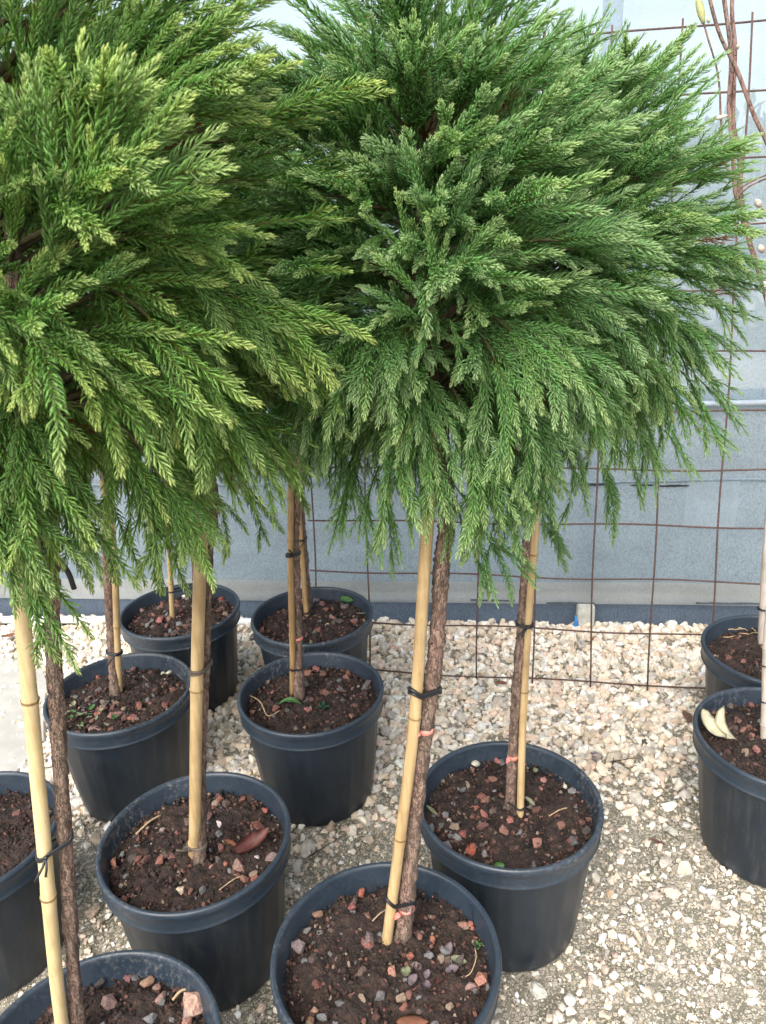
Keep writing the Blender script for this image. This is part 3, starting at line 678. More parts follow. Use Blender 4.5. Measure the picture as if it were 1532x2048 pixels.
def tie(cen, a, b, ra, rb, mat, label, tails=2, turns=2, seed=0, tilt=0.0, thick=.0019, group='ties holding trunks to stakes'):
    """loops around two round posts whose axes pass a and b (points at the same height)"""
    r = random.Random(seed); d = Vector((b.x-a.x, b.y-a.y, 0)); dist = d.length; d = d.normalized() if dist > 1e-6 else Vector((1, 0, 0)); n = Vector((-d.y, d.x, 0))
    e = empty('plant_tie', (a+b)/2, label, 'tie', group); cen = (a+b)/2
    for tn in range(turns):
        loop = []; K = 36
        for k in range(K):
            th = 2*math.pi*k/K; c_, s_ = math.cos(th), math.sin(th)
            base_, rr = (b, rb) if c_ > 0 else (a, ra)
            q = base_ + d*c_*(rr+thick*.8)+n*s_*(rr+thick*.8)
            z = (tn-(turns-1)/2)*thick*2.1 + tilt*c_*(dist/2+ra) + .0012*math.sin(th*2+tn)
            loop.append(Vector((q.x, q.y, cen.z+z))-cen)
        bm = bmesh.new(); loop.append(loop[0].copy()); tube(bm, loop, thick, 7, False); ob('loop', mesh_bm('loop', bm, M[mat]), e)
    front = -n if n.y > 0 else n
    for k in range(tails):
        p = a + front*(ra+.003) - d*ra*.4 - cen; p.z = 0; g = Vector((r.uniform(-1, .2), -.4, r.choice((-1, 1, -.6))*r.uniform(.5, 1))).normalized()
        bm = bmesh.new(); tube(bm, spline([p, p+g*.012+front*.004, p+g*r.uniform(.022, .034)+Vector((0, 0, -.004))], 6), thick*.95, 6); ob('loose_end', mesh_bm('loose_end', bm, M[mat]), e)
    if tails:
        bm = bmesh.new(); bmesh.ops.create_icosphere(bm, subdivisions=1, radius=thick*2); p = a+front*(ra+.004)-d*ra*.4-cen; bmesh.ops.translate(bm, verts=bm.verts, vec=(p.x, p.y, 0)); ob('knot', mesh_bm('knot', bm, M[mat]), e)
    return e
def point_at(pts, z):
    C = spline(pts, 120); 
    return min(C, key=lambda q: abs(q.z-z)).copy()

SZ0 = SOILZ-.03
def P3(px, py, Y): return aty(px, py, Y)
# per tree: trunk path, crown centre and radii, tint
def base_on(k, px, py):
    q = atz(px, py, SOILZ); return q
TREES = {}
def tree(k, tpts, r0, r1, crown_c, crown_r, label, tint, seed, nparts, nbr=84, per=10, extra=(), share=None):
    base = Vector((tpts[0][0], tpts[0][1], SOILZ)); e = empty('conifer_tree', base, label, 'tree', 'globe conifers on bare trunks')
    top = Vector(crown_c)+Vector((0, 0, crown_r[2]*.35)); pts = [Vector(p) for p in tpts]+[Vector(crown_c)+Vector((0, 0, -.08)), top]
    tr = ob('trunk', trunk_mesh('trunk', [p-base for p in pts], r0, r1, M['bark'], seed), e)
    rng = random.Random(seed*7+1)
    if share is None:
        br, sh = make_crown_data(crown_c, crown_r, pts[-3], seed, nbr, per, True, extra)
        C = Vector(crown_c); vd = (CAMP-C).normalized()
        def score(s):
            q = s[0]+s[1]*.10*s[3]-C; q = Vector((q.x/crown_r[0], q.y/crown_r[1], q.z/crown_r[2])); return q.length*.9+q.normalized().dot(vd)*.8
        sh.sort(key=score, reverse=True)
        cr_ = ob('crown', limbs_mesh(br, base), e)
        for s in sh[:nparts]:
            o = bpy.data.objects.new('shoot', shoot_me[s[2]]); m4 = orient(s[1], rng).to_4x4() @ Matrix.Scale(s[3], 4); m4.translation = s[0]-base
            o.matrix_local = m4; o.color = (*tint, 1); link(o, cr_)
        fo = ob('foliage', lo_mesh('foliage', sh[nparts:], base, rng), cr_); fo['kind'] = 'stuff'; fo.color = (*tint, 1)
        TREES[k] = (cr_, fo, Vector(crown_c)-base)
    else:
        src_c, src_f, src_off = TREES[share]
        cr_ = ob('crown', src_c.data, e); fo = ob('foliage', src_f.data, cr_); fo['kind'] = 'stuff'; fo.color = (*tint, 1)
        rot = seed*1.1; cr_.rotation_euler.z = rot
        off = (Vector(crown_c)-base) - Quaternion((0, 0, 1), rot) @ src_off; cr_.location = off
        if nparts:
            srcs = [c for c in src_c.children if c.name.startswith('shoot')]
            for s in srcs[:nparts]:
                o = s.copy(); o.color = (*tint, 1); link(o, cr_)
    return pts

def EX(lst, Y):
    out = []
    for (x0, y0, x1, y1, vi) in lst:
        a = P3(x0, y0, Y); b = P3(x1, y1, Y-.02); out.append((a, b-a, vi, (b-a).length/SPEC[vi][1]))
    return out
EXA = EX([(905, 985, 960, 1120, 1), (935, 1040, 1010, 1185, 3), (960, 1060, 1095, 1150, 1), (980, 1090, 940, 1205, 0), (950, 1110, 985, 1200, 2), (975, 1075, 1060, 1205, 5), (915, 990, 865, 1120, 0), (900, 960, 985, 1060, 3),
          (760, 930, 690, 1075, 3), (720, 900, 640, 1085, 1), (790, 960, 745, 1140, 3), (770, 1000, 815, 1150, 1), (815, 940, 800, 1095, 0), (740, 980, 705, 1130, 5), (690, 900, 655, 1040, 2)], 1.02)
EXB = EX([(1075, 960, 1100, 1090, 0), (1085, 1010, 1150, 1110, 1), (1085, 1040, 1140, 1145, 2), (1150, 900, 1150, 1065, 3), (1200, 920, 1260, 1065, 3), (1215, 930, 1225, 1060, 0), (1250, 900, 1310, 1010, 1), (1330, 860, 1400, 950, 3), (1380, 820, 1490, 880, 1), (1290, 880, 1345, 1000, 5), (1400, 760, 1500, 850, 3)], 1.34)
EXH = EX([(30, 980, 15, 1180, 1), (75, 1000, 60, 1225, 3), (140, 1010, 165, 1090, 2), (240, 900, 290, 1110, 3), (330, 930, 370, 1120, 1), (20, 760, 20, 960, 3), (230, 520, 300, 700, 3)], .80)
EXH += EX([(150, 450, 40, 120, 1), (150, 430, 110, 60, 0), (160, 430, 190, 70, 1), (150, 440, 250, 110, 3), (170, 450, 330, 150, 3), (180, 480, 400, 230, 1), (60, 420, -20, 150, 1), (30, 500, -10, 300, 0), (200, 420, 170, 250, 2),
           (60, 330, 60, 90, 0), (110, 520, 60, 330, 2), (200, 380, 310, 200, 5), (260, 420, 430, 330, 5), (90, 330, 130, 150, 2), (20, 400, 30, 210, 3), (150, 600, 250, 480, 3), (110, 640, 20, 560, 3)], .66)
EXA += EX([(860, 620, 770, 470, 1), (870, 600, 860, 430, 0), (880, 600, 960, 430, 3), (840, 640, 740, 560, 3), (900, 560, 1000, 470, 1), (870, 520, 830, 360, 1), (890, 500, 930, 330, 3), (820, 520, 730, 400, 5), (860, 430, 800, 260, 1), (900, 420, 960, 260, 0),
           (870, 640, 800, 740, 8), (900, 640, 960, 760, 7), (850, 560, 880, 680, 6), (930, 520, 1040, 560, 7), (790, 460, 700, 500, 7), (870, 470, 880, 560, 8)], .86)
EXB += EX([(1330, 640, 1500, 700, 6), (1350, 700, 1505, 790, 6), (1340, 600, 1515, 610, 3), (1360, 740, 1490, 860, 7), (1320, 760, 1440, 890, 3), (1290, 760, 1380, 910, 6), (1250, 780, 1320, 930, 3), (1220, 800, 1250, 960, 5), (1330, 680, 1460, 790, 3), (1380, 650, 1520, 680, 5), (1300, 700, 1430, 830, 7), (1380, 780, 1480, 900, 1), (1280, 820, 1350, 950, 1), (1180, 820, 1190, 980, 3), (1400, 600, 1525, 560, 3), (1310, 820, 1410, 920, 6)], 1.30)
EXH += EX([(20, 640, -30, 520, 2), (30, 620, 70, 490, 2), (10, 590, 40, 760, 6), (5, 560, -10, 700, 8), (40, 600, 120, 700, 6), (0, 640, 20, 800, 3)], .66)
EXH += EX([(60, 190, 20, -60, 1), (120, 150, 140, -80, 0), (220, 150, 260, -40, 1), (20, 150, -10, -40, 3), (180, 170, 200, -30, 2), (260, 180, 340, 10, 3), (90, 120, 70, -100, 1), (320, 190, 420, 60, 5)], .74)
EXB += EX([(1340, 440, 1500, 340, 3), (1360, 490, 1520, 450, 5), (1330, 360, 1465, 235, 1), (1300, 280, 1415, 140, 3), (1250, 240, 1325, 85, 1), (1370, 550, 1522, 530, 3), (1200, 230, 1235, 75, 0), (1380, 430, 1505, 400, 2), (1390, 590, 1520, 640, 6), (1340, 320, 1440, 180, 2), (1280, 330, 1370, 190, 3)], 1.36)
EXH += EX([(500, 640, 690, 600, 3), (530, 720, 712, 765, 6), (480, 560, 690, 500, 3), (550, 780, 722, 835, 5), (470, 460, 690, 385, 1), (520, 680, 700, 690, 5), (500, 830, 650, 940, 6), (560, 600, 700, 640, 2)], .88)
EXF = EX([(300, 960, 290, 1200, 3), (330, 980, 350, 1130, 1), (430, 980, 480, 1110, 3), (470, 960, 560, 1080, 1), (220, 960, 205, 1180, 3), (520, 900, 640, 1000, 3), (400, 980, 420, 1100, 0)], 1.18)
GY, GB = (1.36, 1.28, .86), (1.17, 1.20, 1.07)
# --- A: front centre
bA = atz(803, 1872, SOILZ)
tA = [(bA.x, bA.y, SZ0), P3(838, 1560, bA.y+.005), P3(868, 1330, bA.y+.01), P3(885, 1120, bA.y+.015), P3(893, 980, bA.y+.02)]
pA = tree('A', tA, .0125, .0115, (.075, 1.06, 1.450), (.290, .28, .375), 'globe conifer whose trunk leans in the pot strewn with purple leaflets', GB, 3, 300, 124, 10, extra=EXA)
sA = [atz(772, 1895, SOILZ-.02), P3(800, 1680, bA.y-.012), P3(829, 1440, bA.y-.008), P3(852, 1090, bA.y-.004), P3(866, 960, bA.y), P3(880, 780, bA.y+.01)]
bamboo_things('bamboo_stake', sA, .0098, (.205, .405, .72, .86), 'pale bamboo stake leaning beside the trunk in the pot strewn with purple leaflets', 'bamboo')
def tie_at(trunk, stake, py, px, Y, ra, rb, mat, label, **kw):
    z = P3(px, py, Y).z; a = point_at(stake, z); b = point_at(trunk, z); a.z = b.z = z
    return tie(None, a, b, ra, rb, mat, label, **kw)
tie_at(pA, sA, 1380, 848, bA.y, .0098, .0125, 'black_tie', 'thick black tie halfway up the leaning trunk of the purple-leaflet pot', seed=1, tilt=-.35, thick=.0028, tails=0)
tie_at(pA, sA, 1795, 797, bA.y, .0098, .013, 'black_tie', 'black tie low on the leaning trunk just above a pink tape', seed=2, tilt=-.5, thick=.0022, tails=0)
def tape(trunk, py, px, Y, r, label, seed, w=.0045):
    z = P3(px, py, Y).z; c = point_at(trunk, z); e = empty('pink_tape', c, label, 'tape', 'pink tapes round trunks')
    bm = bmesh.new(); lathe(bm, [(r, -w), (r+.0014, -w*.8), (r+.0018, 0), (r+.0013, w*.8), (r, w)], 18); ob('band', mesh_bm('band', bm, M['pink_tie']), e)
    bm = bmesh.new(); rr = random.Random(seed)
    tube(bm, spline([(-r*.8, -r, 0), (-r*1.1, -r*1.4, .004), (-r*1.5, -r*1.3, -.006)], 5), [.003, .004, .0045, .005, .004, .002], 5); ob('loose_end', mesh_bm('loose_end', bm, M['pink_tie'], False), e)
tape(pA, 1466, 852, bA.y, .0128, 'pink tape knotted round the leaning trunk below the thick black tie', 1)
tape(pA, 1812, 815, bA.y, .0140, 'orange pink tape low on the leaning trunk in the purple-leaflet pot', 2, .003)
# --- B: right
bB = atz(1020, 1612, SOILZ)
tB = [(bB.x, bB.y, SZ0), P3(1030, 1430, bB.y), P3(1045, 1230, bB.y), P3(1058, 1060, bB.y), P3(1070, 940, bB.y+.01)]
pB = tree('B', tB, .0098, .0092, (.33, 1.37, 1.435), (.322, .31, .365), 'globe conifer with dense crown rising from the pot with the round white stone', GB, 8, 300, 136, 9, extra=EXB)
sB = [atz(1040, 1640, SOILZ-.015), P3(1046, 1440, bB.y-.006), P3(1057, 1230, bB.y-.006), P3(1072, 1040, bB.y-.006), P3(1082, 850, bB.y)]
bamboo_things('bamboo_stake', sB, .0080, (.32, .66), 'yellow split bamboo stake in the pot with the round white stone', 'bamboo')
tie_at(pB, sB, 1246, 1048, bB.y, .0082, .0100, 'black_tie', 'black tie with upright loose end on the trunk of the white-stone pot', seed=3, thick=.0021)
tie_at(pB, sB, 1598, 1035, bB.y, .0082, .0105, 'black_tie', 'thin black tie at soil level in the pot with the round white stone', seed=4, tails=0, thick=.0014)
tape(pB, 1512, 1026, bB.y, .0106, 'pale pink tape round the trunk above the white-stone pot soil', 3)
# --- H: nearest left
bH = atz(152, 2078, SOILZ)
tH = [(bH.x, bH.y, SZ0), P3(138, 1800, bH.y), P3(112, 1400, bH.y), P3(100, 1100, bH.y), P3(92, 930, bH.y)]
pH = tree('H', tH, .0095, .0110, (-.385, .865, 1.525), (.375, .33, .40), 'large yellow-green globe conifer in the dusty pot with the pale pink rock', GY, 5, 300, 146, 9, extra=EXH)
sH = [atz(132, 2110, SOILZ-.02), P3(112, 1950, bH.y-.022), P3(84, 1650, bH.y-.02), P3(60, 1400, bH.y-.018), P3(40, 1180, bH.y-.015), P3(22, 960, bH.y-.01)]
bamboo_things('bamboo_stake', sH, .0104, (.31, .60, .88), 'thick pale bamboo stake standing in the dusty pot with the pink rock', 'bamboo_pale')
tie_at(pH, sH, 1690, 100, bH.y-.01, .0104, .0108, 'black_tie', 'black tie with knot and tails on the thick pale bamboo', seed=5, tilt=.35, thick=.0019, turns=2)
e = tie_at(pH, pH, 1090, 103, bH.y, .0118, .0118, 'black_tie', 'black rubber tie wound high on the trunk beside the thick pale bamboo', seed=6, tails=0, thick=.0026, turns=3)
q0 = P3(118, 1120, bH.y-.012)
bm = bmesh.new(); tube(bm, spline([(0, 0, 0), (.008, 0, -.018), (.011, 0, -.040)], 8), .0034, 9); o = ob('loose_end', mesh_bm('loose_end', bm, M['black_tie']), e); o.location = q0-e.location
# --- F: left middle
bF = atz(394, 1722, SOILZ)
tF = [(bF.x, bF.y, SZ0), P3(402, 1500, bF.y+.008), P3(410, 1280, bF.y+.012), P3(414, 1100, bF.y+.012), P3(418, 960, bF.y+.012)]
sF = [atz(388, 1712, SOILZ-.004), P3(390, 1640, bF.y-.012), P3(393, 1400, bF.y-.014), P3(398, 1200, bF.y-.016), P3(404, 1050, bF.y-.018), P3(409, 850, bF.y-.01)]
pF = tree('F', tF, .0105, .0105, (-.375, 1.27, 1.445), (.325, .30, .38), 'globe conifer whose trunk hides behind bamboo in the dead-red-leaf pot', GY, 11, 300, 112, 9, extra=EXF)
bamboo_things('bamboo_stake', sF, .0120, (.105, .42), 'stout orange bamboo stake in the pot with the curled dead red leaf', 'bamboo')
tie_at(pF, sF, 1332, 394, bF.y, .0122, .011, 'brown_tie', 'brown tie halfway up the stout orange bamboo', seed=7, tails=0, thick=.0024)
tie_at(pF, sF, 1692, 390, bF.y, .0122, .012, 'brown_tie', 'dull olive tie at soil level on the stout orange bamboo', seed=8, tails=1, thick=.0022)
# --- C, D, E, G, I: behind
bC = atz(597, 1394, SOILZ); tC = [(bC.x, bC.y, SZ0), P3(594, 1240, bC.y), P3(589, 1080, bC.y), P3(587, 940, bC.y)]
pC = tree('C', tC, .0125, .0110, (-.26, 1.80, 1.43), (.30, .30, .38), 'globe conifer growing from the pot with the long curved green leaf', (.80, .92, .95), 14, 140, 80, 8)
sC = [atz(585, 1392, SOILZ-.01), P3(585, 1300, bC.y-.014), P3(581, 1120, bC.y-.014), P3(582, 960, bC.y-.012)]
bamboo_things('bamboo_stake', sC, .0085, (.4, .75), 'thin brown bamboo stake in the pot with the long curved green leaf', 'bamboo_brown')
tie_at(pC, sC, 1105, 585, bC.y, .0088, .012, 'black_tie', 'black tie high on the trunk of the curved-green-leaf pot', seed=9, thick=.0024)
tie_at(pC, sC, 1335, 590, bC.y, .0088, .012, 'black_tie', 'black tie low on the trunk of the curved-green-leaf pot', seed=10, thick=.0016)
tape(pC, 1272, 600, bC.y, .0128, 'pink tape with a bow on the trunk above the curved-green-leaf pot', 4)
bD = atz(617, 1222, SOILZ); tD = [(bD.x, bD.y, SZ0), P3(610, 1130, bD.y), P3(601, 1010, bD.y), P3(598, 900, bD.y)]
pD = tree('D', tD, .0120, .0105, (-.30, 2.24, 1.44), (.31, .31, .38), 'globe conifer in the wall-side pot holding one oval green leaf', (.80, .92, .95), 1, 0, share='C')
sD = [atz(614, 1238, SOILZ-.01), P3(606, 1140, bD.y-.02), P3(598, 1020, bD.y-.02), P3(595, 920, bD.y-.01)]
bamboo_things('bamboo_stake', sD, .0090, (.5,), 'thin bamboo stake in the wall-side pot holding one oval green leaf', 'bamboo_brown')
tie_at(pD, sD, 1215, 613, bD.y, .009, .012, 'black_tie', 'black tie at soil level in the wall-side pot holding one oval leaf', seed=11, tails=1, thick=.0018)
tie_at(pD, sD, 1075, 606, bD.y, .009, .012, 'black_tie', 'black tie with spiky end partway up the wall-side trunk behind the curved-leaf pot', seed=12, tails=1, thick=.0018)
bE = atz(228, 1388, SOILZ); tE = [(bE.x, bE.y, SZ0), P3(222, 1260, bE.y), P3(213, 1080, bE.y), P3(208, 940, bE.y)]
pE = tree('E', tE, .0125, .0120, (-.80, 1.86, 1.45), (.31, .31, .38), 'globe conifer with greyish trunk in the pot of pale withered leaf flakes', (.85, .95, .9), 2, 0, share='C')
sE = [atz(239, 1390, SOILZ-.01), P3(234, 1260, bE.y-.012), P3(226, 1080, bE.y-.014), P3(205, 960, bE.y-.012)]
bamboo_things('bamboo_stake', sE, .0092, (.35, .7), 'orange bamboo stake in the pot of pale withered leaf flakes', 'bamboo')
tie_at(pE, sE, 1302, 228, bE.y, .0095, .013, 'black_tie', 'black cable tie with upright tail above the withered-leaf-flakes pot', seed=13, tails=1, thick=.0026)
bG = atz(356, 1236, SOILZ); tG = [(bG.x+.055, bG.y+.03, SZ0), P3(392, 1150, bG.y+.04), P3(384, 1040, bG.y+.03), P3(376, 930, bG.y+.02)]
pG = tree('G', tG, .0120, .0105, (-.70, 2.31, 1.44), (.31, .31, .38), 'globe conifer in the wall-side pot of dark red lava chips', (.85, .95, .9), 3, 0, share='C')
sG = [atz(345, 1240, SOILZ-.01), P3(341, 1150, bG.y-.005), P3(336, 1040, bG.y), P3(334, 940, bG.y+.01)]
bamboo_things('bamboo_stake', sG, .0088, (.28, .66), 'yellow bamboo stake in the wall-side pot of dark red lava chips', 'bamboo')
tie_at(pG, sG, 1182, 343, bG.y, .009, .012, 'black_tie', 'loose black tie on the yellow bamboo in the lava-chip pot', seed=14, tails=0, thick=.0016)
tI = [(-.96, 1.30, SZ0), (-.95, 1.30, .6), (-.94, 1.30, .95), (-.93, 1.30, 1.1)]
pI = tree('I', tI, .0115, .0105, (-.92, 1.32, 1.45), (.31, .31, .38), 'globe conifer in the pot with bare dark soil', (.95, 1, .85), 5, 0, share='C')

# ------------------------------------------------------------------ magnolias on the right
J0 = atz(1523, 1285, SOILZ)
mj = empty('magnolia_tree', J0, 'leafless magnolia with forked brown branches and furry buds in the straw-strewn pot', 'tree')
def mag(name, px_pts, Y, r0, r1, parent=mj, mat='magnolia_bark', n=30):
    pts = [P3(x, y, Y+dy)-parent.location for (x, y, dy) in px_pts]
    return ob(name, trunk_mesh(name, pts, r0, r1, M[mat], int(px_pts[0][0]), n, .08, 9), parent)
YJ = J0.y
mag('trunk', [(1523, 1300, 0), (1527, 1200, 0), (1534, 1080, 0), (1552, 880, 0), (1556, 720, 0), (1530, 560, 0)], YJ, .0105, .0105, mat='stake_grey')
mag('branch', [(1536, 600, 0), (1498, 480, 0), (1472, 390, 0), (1466, 300, 0), (1458, 210, .01), (1462, 110, 0), (1446, -20, 0), (1436, -140, 0)], YJ, 0.0060, 0.0042)
mag('branch', [(1500, 480, 0), (1482, 400, .01), (1479, 310, .02), (1466, 240, .02), (1470, 100, .01), (1464, 20, .01), (1470, -120, 0)], YJ, 0.0065, 0.0044)
mag('branch', [(1556, 720, 0), (1580, 420, -.02), (1540, 300, -.03), (1508, 230, -.03), (1474, 140, -.03), (1440, 70, -.03), (1418, -10, -.03), (1400, -120, -.03)], YJ, 0.0054, 0.0037)
mag('twig', [(1460, 350, .0), (1446, 310, .0), (1442, 240, -.01), (1436, 150, -.02), (1414, 70, -.02), (1407, 45, -.02)], YJ, 0.0029, 0.0019)
mag('twig', [(1472, 395, 0), (1500, 372, -.02), (1545, 352, -.03)], YJ, 0.0027, 0.0020)
mag('twig', [(1474, 380, 0), (1505, 362, -.02), (1545, 345, -.05)], YJ, 0.0024, 0.0017)
mag('twig', [(1560, 470, 0), (1530, 425, -.02), (1518, 412, -.02)], YJ, 0.0034, 0.0020)
def budo(px, py, Y, d, L, r, mat):
    p = P3(px, py, Y)-mj.location; d = Vector(d).normalized(); bm = bmesh.new()
    tube(bm, [p+d*L*t for t in (0, .12, .3, .5, .7, .86, .96, 1)], [r*x for x in (.45, .62, .92, 1, .82, .5, .22, .05)], 9); ob('bud', mesh_bm('bud', bm, M[mat]), mj)
budo(1407, 47, YJ-.02, (-.35, 0, 1), .062, .0085, 'bud'); budo(1418, 46, YJ-.03, (-.3, -.2, .6), .012, .004, 'bud')
budo(1430, 238, YJ-.01, (1, -.1, .22), .030, .0052, 'bud_fuzzy'); budo(1522, 414, YJ-.02, (-.7, -.2, .7), .026, .0085, 'bud_fuzzy'); budo(1476, 98, YJ, (-.4, -.5, .8), .012, .004, 'bud_fuzzy'); budo(1526, 505, YJ-.02, (-.5, -.2, .7), .024, .009, 'bud_fuzzy')
tJ = [J0, P3(1527, 1200, YJ), P3(1534, 1080, YJ)]
tie(None, P3(1525, 1217, YJ), P3(1525, 1217, YJ), .0118, .0118, 'black_tie', 'black tie round the pale stem in the straw-strewn pot', tails=0, turns=2, thick=.0018)
K0 = atz(1530, 1474, SOILZ); YK = K0.y
bamboo_things('grey_stake', [K0-Vector((0, 0, .02)), P3(1531, 1400, YK), P3(1536, 1260, YK), P3(1566, 1000, YK), P3(1625, 700, YK)], .0092, (.12, .45, .8), 'pale grey weathered stake in the pot with the cream petals', 'stake_grey')
mk = empty('magnolia_tree', K0+Vector((.03, .015, 0)), 'slim magnolia stem in the pot with fallen cream petals', 'tree')
ob('trunk', trunk_mesh('trunk', [(0, 0, -.03), (.004, 0, .3), (.0, .0, .8), (.02, 0, 1.5)], .011, .008, M['magnolia_bark'], 4, 40, .08, 10), mk)
tie(None, P3(1532, 1330, YK), P3(1532, 1330, YK)+Vector((.028, .012, 0)), .0098, .011, 'black_tie', 'black tie round the grey stake in the cream-petal pot', tails=0, turns=1, thick=.0016)
tie(None, P3(1531, 1402, YK), P3(1531, 1402, YK)+Vector((.03, .014, 0)), .0098, .012, 'black_tie', 'lower black tie round the grey stake in the cream-petal pot', tails=0, turns=1, thick=.0016)

# ------------------------------------------------------------------ fallen leaves, petals, twigs
def leaf_mesh(L, W, curl, fold, mat, seed=0, point=.8, n=10):
    r = random.Random(seed); bm = bmesh.new(); rows = []
    for i in range(n+1):
        t = i/n; w = W*.5*math.sin(math.pi*min(1, t**(.8)))**point*(1 if t < .97 else .3)+.0002
        w *= 1+(r.uniform(-.16, .16) if point < .6 else 0)
        ang = curl*(t-.35); x = L*(t-.5); z = curl*L*.45*(t-.5)**2*2 + r.uniform(-.02, .02)*W
        rows.append([bm.verts.new((x, s*w, z+fold*abs(s)*w+.04*W*math.sin(t*9+s*2))) for s in (-1, -.5, 0, .5, 1)])
    for i in range(n):
        for k in range(4): bm.faces.new((rows[i][k], rows[i+1][k], rows[i+1][k+1], rows[i][k+1]))
    res = bmesh.ops.solidify(bm, geom=bm.faces[:], thickness=.0005)
    return mesh_bm('leaf', bm, M[mat])
def leaf(k, px, py, L, W, rz, mat, label, curl=.5, fold=.4, ry=0., rx=0., up=.004, cat='leaf', name='fallen_leaf', seed=0, group=None, point=.8):
    o = ob(name, leaf_mesh(L, W, curl, fold, mat, seed, point), None, atz(px, py, SOILZ+up if k else up)+Vector((0, 0, 0)))
    o.rotation_euler = (rx, ry, rz); return tag(o, label, cat, group)
leaf('F', 508, 1688, .088, .036, .55, 'leaf_red', 'curled dark red dead leaf on the pot soil', 1.0, .9, ry=-.25, rx=.3, up=.010, seed=1)
leaf('F', 462, 1690, .036, .016, -.5, 'leaf_rust', 'rusty brown leaf fragment beside the curled dark red leaf', .9, .6, up=.007, seed=2)
leaf('C', 580, 1402, .075, .022, -.12, 'leaf_green', 'long curved green leaf lying at the foot of a trunk', -.9, .5, up=.020, seed=3)
leaf('D', 694, 1199, .052, .028, -.35, 'leaf_green', 'oval green leaf lying by the back rim of the wall-side pot', .2, .2, ry=.1, rx=.45, up=.022, seed=4)
leaf('D', 722, 1227, .036, .008, -.1, 'leaf_pale', 'narrow dry leaf lying by the rim of the wall-side pot', .3, .3, up=.008, seed=5)
leaf('B', 998, 1732, .024, .020, .2, 'leaf_green', 'pale green leaf tucked against the front rim of the white-stone pot', .3, .3, rx=.7, up=.012, seed=6)
leaf('B', 1060, 1604, .028, .013, -.7, 'leaf_pale', 'pale dry leaf leaning on the yellow split bamboo', .3, .5, ry=.4, up=.010, seed=7)
leaf('B', 864, 1622, .040, .010, -.95, 'leaf_pale', 'slender dry yellow-green leaf along the rim of the white-stone pot', .2, .6, up=.008, seed=8)
leaf('B', 1071, 1540, .014, .013, .6, 'leaf_pale', 'small round pale leaf behind the yellow split bamboo', .2, .2, rx=.6, up=.006, seed=9)
leaf('A', 825, 2040, .055, .026, -.05, 'leaf_rust', 'rust brown dead leaf lying at the front of the purple-leaflet pot', -.3, -.3, up=.012, seed=10)
gp = 'withered leaflets strewn on the soil'
for i, (px, py, L, W, rz, mt) in enumerate([(812, 1945, .020, .015, 1.3, 'leaf_pale'), (826, 1960, .018, .014, .9, 'leaf_purple'), (835, 1935, .018, .012, 1.8, 'leaf_purple'), (854, 1949, .014, .011, 1.2, 'leaf_purple'), (853, 1970, .017, .012, 1.9, 'leaf_purple'), (897, 1900, .022, .014, 1.2, 'leaf_purple'), (917, 1922, .024, .013, -.2, 'leaf_pale'), (905, 1940, .020, .014, .2, 'leaf_purple'), (880, 1960, .026, .010, 1.0, 'leaf_red')]):
    leaf('A', px, py, L*1.3, W*1.3, rz, mt, {'leaf_pale': 'pale green withered leaflet', 'leaf_purple': 'purplish withered leaflet', 'leaf_red': 'long dark red leaflet'}[mt]+' strewn on the soil of the leaning-trunk pot', .5, .4, ry=.2*(-1)**i, up=.006, seed=20+i, group=gp)
g2 = 'pale leaf flakes in the heap'
rl = random.Random(9)
for i in range(22):
    px, py = rl.gauss(172, 32), rl.gauss(1432, 14)
    leaf('E', px, py, rl.uniform(.014, .026), rl.uniform(.010, .016), rl.uniform(0, 3), rl.choice(('leaf_pale', 'leaf_pale', 'leaf_purple', 'leaf_green')), 'small withered leaf flake in the pale heap on pot soil', .5, .5, ry=rl.gauss(0, .3), rx=rl.gauss(0, .3), up=.006+.008*rl.random(), seed=40+i, group=g2)
def seedling(k, px, py, s, mat, label, seed):
    e = empty('seedling', atz(px, py, SOILZ), label, 'seedling'); r = random.Random(seed)
    for j in range(4):
        a = j*1.6+r.uniform(-.3, .3); o = ob('leaf', leaf_mesh(s, s*.8, .4, .3, mat, seed+j, n=6), e, (math.cos(a)*s*.6, math.sin(a)*s*.6, s*.45)); o.rotation_euler = (0, -.25, a)
        bm = bmesh.new(); tube(bm, [Vector((0, 0, -.004)), Vector((math.cos(a)*s*.3, math.sin(a)*s*.3, s*.45)), Vector((math.cos(a)*s*.6, math.sin(a)*s*.6, s*.47))], .0007, 5); ob('stalk', mesh_bm('stalk', bm, M[mat]), e)
seedling('C', 648, 1418, .019, 'leaf_dark', 'low dark green clover-like sprig on soil in the curved-green-leaf pot', 1)
seedling('A', 956, 1895, .010, 'leaf_green', 'tiny bright green seedling at the rim of the purple-leaflet pot', 2)
seedling('A', 592, 1850, .007, 'leaf_green', 'tiny pale seedling near the round brown stone in the purple-leaflet pot', 3)
# cream petals
for i, (px, py, L, W, rz, lab) in enumerate([(1418, 1458, .085, .040, -1.1, 'cream fallen petal slumped over the pot rim'), (1448, 1452, .085, .040, 1.65, 'upright folded cream petal with browned tip beside another petal')]):
    leaf('K', px, py, L, W, rz, 'petal', lab, 1.3, -.5 if i else .6, ry=-.6 if i else .45, rx=.25 if i else -.1, up=.028, point=.42, cat='petal', name='fallen_petal', seed=60+i)
